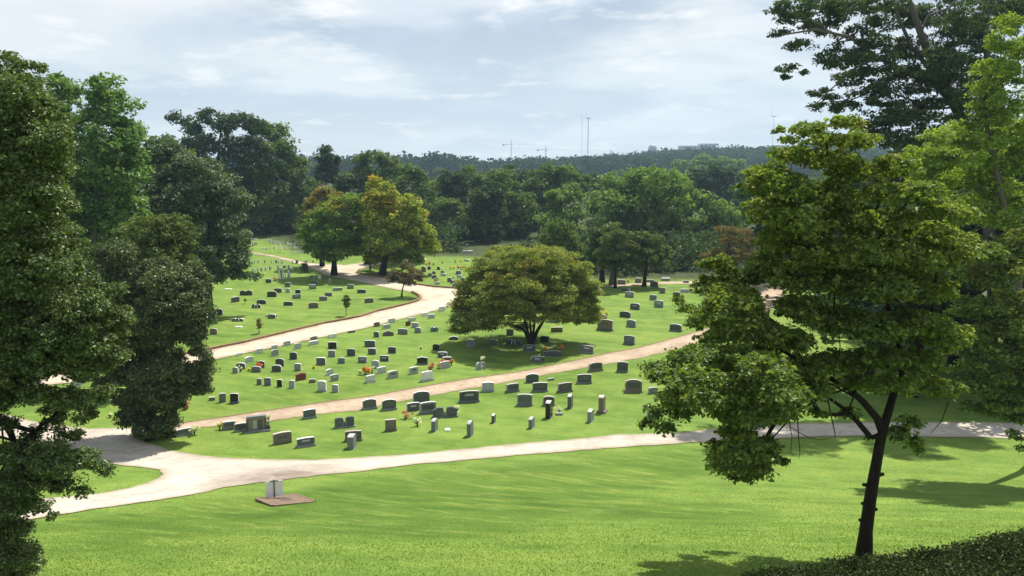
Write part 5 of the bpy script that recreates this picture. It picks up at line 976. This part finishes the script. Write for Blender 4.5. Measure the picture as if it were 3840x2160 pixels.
tree_px('dogwood_tree', 'large dogwood with a dark leaning trunk in the right foreground', 'tree', T, Ld, Yd, 0.078, LM_dog, B_dark, 68, dens=3.0, clump=0.34, flat=0.38, upb=0.75, back=1.5, tr=0.16, maxn=330000, dj=0.8, twigs=3, fall=0.3, asp=0.6, fork=0.5,
    trunk=[PD(3238, 2110), PD(3248, 1990), PD(3262, 1880), PD(3278, 1780), PD(3300, 1660), PD(3315, 1600), PD(3350, 1480), PD(3390, 1380), PD(3330, 1150, .3), PD(3250, 850, .4)],
    extra_limbs=[([PD(3312, 1625), PD(3290, 1570), PD(3240, 1510), PD(3180, 1455), PD(3080, 1400), PD(2960, 1330, -.7), PD(2830, 1250, -.6), PD(2760, 1150)], 0.10, 0.02), ([PD(3180, 1455), PD(3080, 1490, -.6), PD(2980, 1550, -1.4), PD(2900, 1640, -2), PD(2840, 1700, -2.4)], 0.028, 0.008),
                 ([PD(3100, 1480), PD(3115, 1550), PD(3130, 1620), PD(3132, 1640)], 0.016, 0.008), ([PD(2990, 1560), PD(2995, 1640), PD(3000, 1700), PD(2995, 1720)], 0.013, 0.005), ([PD(3560, 1500), PD(3530, 1580), PD(3490, 1625)], 0.013, 0.005), ([PD(2960, 1580), PD(2970, 1640), PD(2965, 1700)], 0.01, 0.004), ([PD(2960, 1600), PD(3030, 1640), PD(3080, 1650), PD(3120, 1640)], 0.009, 0.004),
                 ([PD(3240, 1510, -.3), PD(3120, 1440, -.8), PD(2960, 1440, -1.5), PD(2760, 1430, -2), PD(2560, 1460, -2.4)], 0.03, 0.006), ([PD(3380, 1400), PD(3450, 1300), PD(3500, 1150), PD(3520, 950)], 0.08, 0.03)]
      + [([PD(u, v), PD(u+d_*0.55, v-3)], 0.05, 0.035) for u, v, d_ in ((3256, 1820, -38), (3300, 1780, 26), (3248, 1890, -32), (3270, 1912, 36), (3236, 1952, -26))])
tree_px('dogwood_tree', 'second dogwood whose branches droop in from the right edge', 'tree', at_depth(4110, 36), [(3790, 1010, 70, 50), (3720, 1060, 70, 45), (3810, 1110, 70, 60), (3700, 1150, 80, 50), (3780, 1220, 90, 60), (3680, 1230, 60, 40), (3720, 1310, 90, 45), (3820, 1330, 70, 60), (3650, 1370, 70, 35), (3740, 1400, 90, 45), (3820, 1440, 60, 50), (3680, 1450, 80, 40), (3760, 1500, 80, 45), (3700, 1540, 50, 30), (3640, 1520, 50, 30), (3810, 1560, 45, 35), (3815, 1630, 30, 28), (3830, 1680, 14, 16), (3620, 900, 70, 50), (3700, 950, 80, 50), (3640, 1020, 70, 50), (3800, 900, 70, 60), (3620, 1150, 60, 60), (3620, 1290, 70, 50), (3600, 1400, 60, 50), (3900, 1200, 100, 150), (3900, 1450, 90, 100)], 36, 0.135, LM_dog, B_dark, 69, dens=3.4, clump=0.68, back=1.0, flat=0.4, tr=0.16, maxn=120000, dj=1.0, twigs=2, fall=0.25)

# real grass blades on the nearest part of the lawn
rgb = np.random.default_rng(21); nb_ = 280000
yb_ = 12.2+36*rgb.random(nb_)**1.6; xb_ = (rgb.random(nb_)*1.40-0.71)*yb_
kp = ~inpoly(xb_, yb_, gp(PV)); yb_ = yb_[kp]; xb_ = xb_[kp]; nb_ = len(xb_)
clus = np.array([0.5+0.5*mnoise(Vector((a_*1.7, b_*1.7, 0))) for a_, b_ in zip(xb_, yb_)])
mwb = np.maximum(soft(xb_, yb_, mow_polys[0], 1.0, 8), 0); h_ = (0.035+0.045*rgb.random(nb_))*(0.6+0.8*clus)*(1-0.35*mwb)*0.5; th_ = rgb.random(nb_)*2*PI; le = rgb.normal(size=(nb_, 2))*0.02; zb_ = terr(xb_, yb_)
w_ = 0.007+0.006*rgb.random(nb_)
P0 = np.column_stack([xb_-w_*np.cos(th_), yb_-w_*np.sin(th_), zb_-0.005]); P1 = np.column_stack([xb_+w_*np.cos(th_), yb_+w_*np.sin(th_), zb_-0.005]); P2 = np.column_stack([xb_+le[:, 0], yb_+le[:, 1], zb_+h_])
Vb_ = np.stack([P0, P1, P2], 1).reshape(-1, 3)
M_blade = m_leaf('grass_blade', (0.115, 0.19, 0.03), (0.19, 0.27, 0.055), trans=0.4, gloss=0.02)
tag(mesh_np('grass_blades', Vb_, np.arange(len(Vb_)).reshape(-1, 3), M_blade), 'short mown grass blades of the near lawn', 'grass', kind='stuff')

# hedge along the bottom
HP = [px(2380, 2262, 9.8), px(2640, 2172, 10.6), px(2860, 2133, 11.2), px(3060, 2100, 11.6), px(3300, 2068, 12.0), px(3500, 2042, 12.3), px(3700, 2000, 12.6), px(3860, 1972, 12.9), px(4050, 1945, 13.2)]
hr = empty('clipped_hedge', (HP[4][0], HP[4][1]-0.6, float(terr(HP[4][0], HP[4][1]-0.6)))); tag(hr, 'dark clipped hedge along the bottom right corner, its top sunlit', 'hedge'); org = np.array(hr.location)
rh = np.random.default_rng(4); P_ = []; Nn = 95000
seg = rh.random(Nn)*(len(HP)-1.001); i0 = seg.astype(int); f_ = (seg-i0)[:, None]; HPn = np.array(HP)
top = HPn[i0]*(1-f_)+HPn[i0+1]*f_
dirv = HPn[-1]-HPn[0]; dirv[2] = 0; dirv /= np.linalg.norm(dirv); nv = np.array([-dirv[1], dirv[0], 0])  # away from camera
wd = 1.5; face = rh.random(Nn)
off = np.where(face < 0.55, -rh.random(Nn)*wd, np.where(face < 0.9, -wd, 0.0)); dz = np.where(face < 0.55, 0.0, -rh.random(Nn)*1.5)
cen = top+nv*off[:, None]; cen[:, 2] += dz+np.array([0.05*mnoise(Vector(q)*1.3) for q in cen])
cen += rh.normal(size=(Nn, 3))*0.03; cen[:, 2] -= 0.06
Vh = leaves(cen, np.full(Nn, 0.04), np.ones(Nn, int), 0.042, rh, 1, 0.5)
mesh_np('foliage', Vh-org, quadF(Vh), LM_hedge, hr)
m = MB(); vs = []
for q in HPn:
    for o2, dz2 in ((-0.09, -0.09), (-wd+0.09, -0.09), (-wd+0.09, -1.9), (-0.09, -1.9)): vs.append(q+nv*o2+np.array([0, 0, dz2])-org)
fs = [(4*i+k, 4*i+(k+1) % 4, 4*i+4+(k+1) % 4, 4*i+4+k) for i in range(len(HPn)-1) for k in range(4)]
m.add(vs, fs); m.build('shaded_core', m_plain('core_shade', (0.008, 0.012, 0.004), 1.0, 0.0), hr)  # solid opaque core, the hedge's inner shade painted into its dark colour

# ------------------------------------------------------------------ distant ridge woodland
rr = np.random.default_rng(8); M_ = 5200
cy = rr.uniform(700, 1240, M_); cx = rr.uniform(-0.36, 0.46, M_)*cy; R_ = rr.uniform(6, 13.0, M_); cz = terr(cx, cy)+8+R_*0.35+rr.uniform(-2, 4, M_)+np.array([6*mnoise(Vector((a_/60, b_/80, 0)))+3*mnoise(Vector((a_/24, b_/34, 4))) for a_, b_ in zip(cx, cy)])
cen = np.column_stack([cx, cy, cz])
Vw = leaves(cen, R_, np.full(M_, 80), 3.2, rr, 0.85, 0.5, asp=0.8)
Mfar = m_leaf('ridge_foliage', (0.022, 0.045, 0.018), (0.045, 0.08, 0.03), trans=0.1, gloss=0.0)
o_ = mesh_np('far_woodland', Vw, quadF(Vw), Mfar); tag(o_, 'continuous wooded ridge along the horizon', 'woodland', kind='stuff')

# cranes, masts and a building on the ridge
M_far = m_plain('pale_steel', (0.42, 0.45, 0.48), 0.6)
def crane(u, vb, vt, ul, ur, Y, label):
    B = px(u, vb, Y); k = Y/FPX; H = (vb-vt)*k; zb = float(terr(B[0], Y)); r = empty('tower_crane', (B[0], Y, zb)); tag(r, label, 'crane'); h0 = B[2]-zb+H
    w = 0.7
    m = MB()
    for sx in (-1, 1):
        for sy in (-1, 1): m.box((sx*w, sy*w, 0), (0.42, 0.42, h0*0.97))
    for q in range(int(h0/6)):
        z = q*6; m.tube([(-w, -w, z), (w, -w, z+6)], [0.2, 0.2], 4); m.tube([(-w, w, z+6), (w, w, z)], [0.2, 0.2], 4)
    m.build('mast', M_far, r)
    m = MB(); m.box(((ur-u)*k/2, 0, h0*0.97), ((ur-u)*k, 0.3, 0.3)); m.box(((ur-u)*k/2, 0, h0*0.97+1.6), ((ur-u)*k*0.94, 0.16, 0.16)); m.build('jib', M_far, r)
    m = MB(); m.box(((ul-u)*k/2, 0, h0*0.97), ((u-ul)*k, 0.8, 0.7)); m.build('counter_jib', M_far, r)
    MB().box(((ul-u)*k*0.9, 0, h0*0.97-2.4), (3, 1.5, 2.3)).build('counterweight', M_far, r)
    MB().box((0, 0, h0), (1.2, 1.2, 8), 0.3).build('tower_top', M_far, r); MB().box((1.4, -1.4, h0*0.97-2.6), (1.8, 1.8, 2.5)).build('cab', M_far, r)
crane(1917, 595, 540, 1885, 2010, 1500, 'left one of two pale tower cranes beyond the ridge')
crane(2046, 590, 560, 2014, 2135, 1500, 'right one of two pale tower cranes beyond the ridge')
def mast(u, vb, vt, Y, w, label, head=True):
    B = px(u, vb, Y); k = Y/FPX; zb = float(terr(B[0], Y)); T_ = px(u, vt, Y)[2]-zb; r = empty('radio_mast', (B[0], Y, zb)); tag(r, label, 'mast')
    m = MB()
    for a in range(3): m.tube([(w*math.cos(a*2.094), w*math.sin(a*2.094), 0), (w*math.cos(a*2.094), w*math.sin(a*2.094), T_)], [w*0.42]*2, 4)
    for q in range(int(T_/5)): m.tube([(w, 0, q*5), (-w*0.5, w*0.87, q*5+5)], [w*0.2]*2, 4)
    m.build('mast_frame', M_far, r)
    if head: MB().box((0, 0, T_-2), (12*k*0.9+3, 1.2, 1.6)).tube([(-8*k, 0, T_-1), (-8*k, 0, T_+14)], [0.3, 0.2], 5).build('antenna_array', M_far, r)
mast(2204, 580, 441, 1500, 0.75, 'tallest radio mast with a crossbar on top beyond the ridge')
mast(2181, 580, 428, 1700, 0.28, 'hair thin radio mast left of the tallest one', False)
mast(2896, 560, 434, 1700, 0.32, 'faint radio mast near the dogwood top', True)
mast(2289, 575, 556, 1500, 0.5, 'short radio mast right of the tallest one', False)
Bb = px(2640, 545, 1500); k = 1500/FPX; zb = float(terr(Bb[0], 1500)); r = empty('distant_building', (Bb[0], 1500, zb)); tag(r, 'long pale building roof showing above the wooded ridge', 'building'); hh = Bb[2]-zb
MB().box((-14, 0, 0), (62, 30, hh-1)).build('wall', m_plain('pale_concrete', (0.5, 0.5, 0.5), 0.8), r); MB().box((8, 0, hh-1), (33, 22, 4)).build('penthouse', m_plain('pale_panels', (0.38, 0.4, 0.42)), r)
m = MB()
for q in range(9): m.box((-40+q*6.4, -15.1, hh-5), (4, 0.3, 1.8))
m.build('window', M_steel, r)
Bb = px(2447, 552, 1450); zb = float(terr(Bb[0], 1450)); r = empty('distant_building', (Bb[0], 1450, zb)); tag(r, 'small pale domed roof peeping over the ridge left of the long building', 'building'); hh = Bb[2]-zb
MB().box((0, 0, 0), (13, 13, hh)).build('wall', M_far, r); MB().lathe([(7, hh), (6.3, hh+2.2), (4, hh+4.2), (0.5, hh+5.2)], n=14).build('dome', M_far, r)

# ------------------------------------------------------------------ haze
m, t, out = mat_new('air_haze'); pv = N(t, 'ShaderNodeVolumePrincipled'); pv.inputs['Color'].default_value = (0.55, 0.78, 1.0, 1); pv.inputs['Density'].default_value = 0.00021; pv.inputs['Anisotropy'].default_value = 0.2
L(t, pv.outputs[0], out.inputs['Volume'])
hz_ = MB().box((0, 1000, -4), (4400, 2600, 190)).build('haze', m); tag(hz_, 'thin summer haze in the air', 'haze', kind='stuff')
hz_.display_type = 'WIRE'
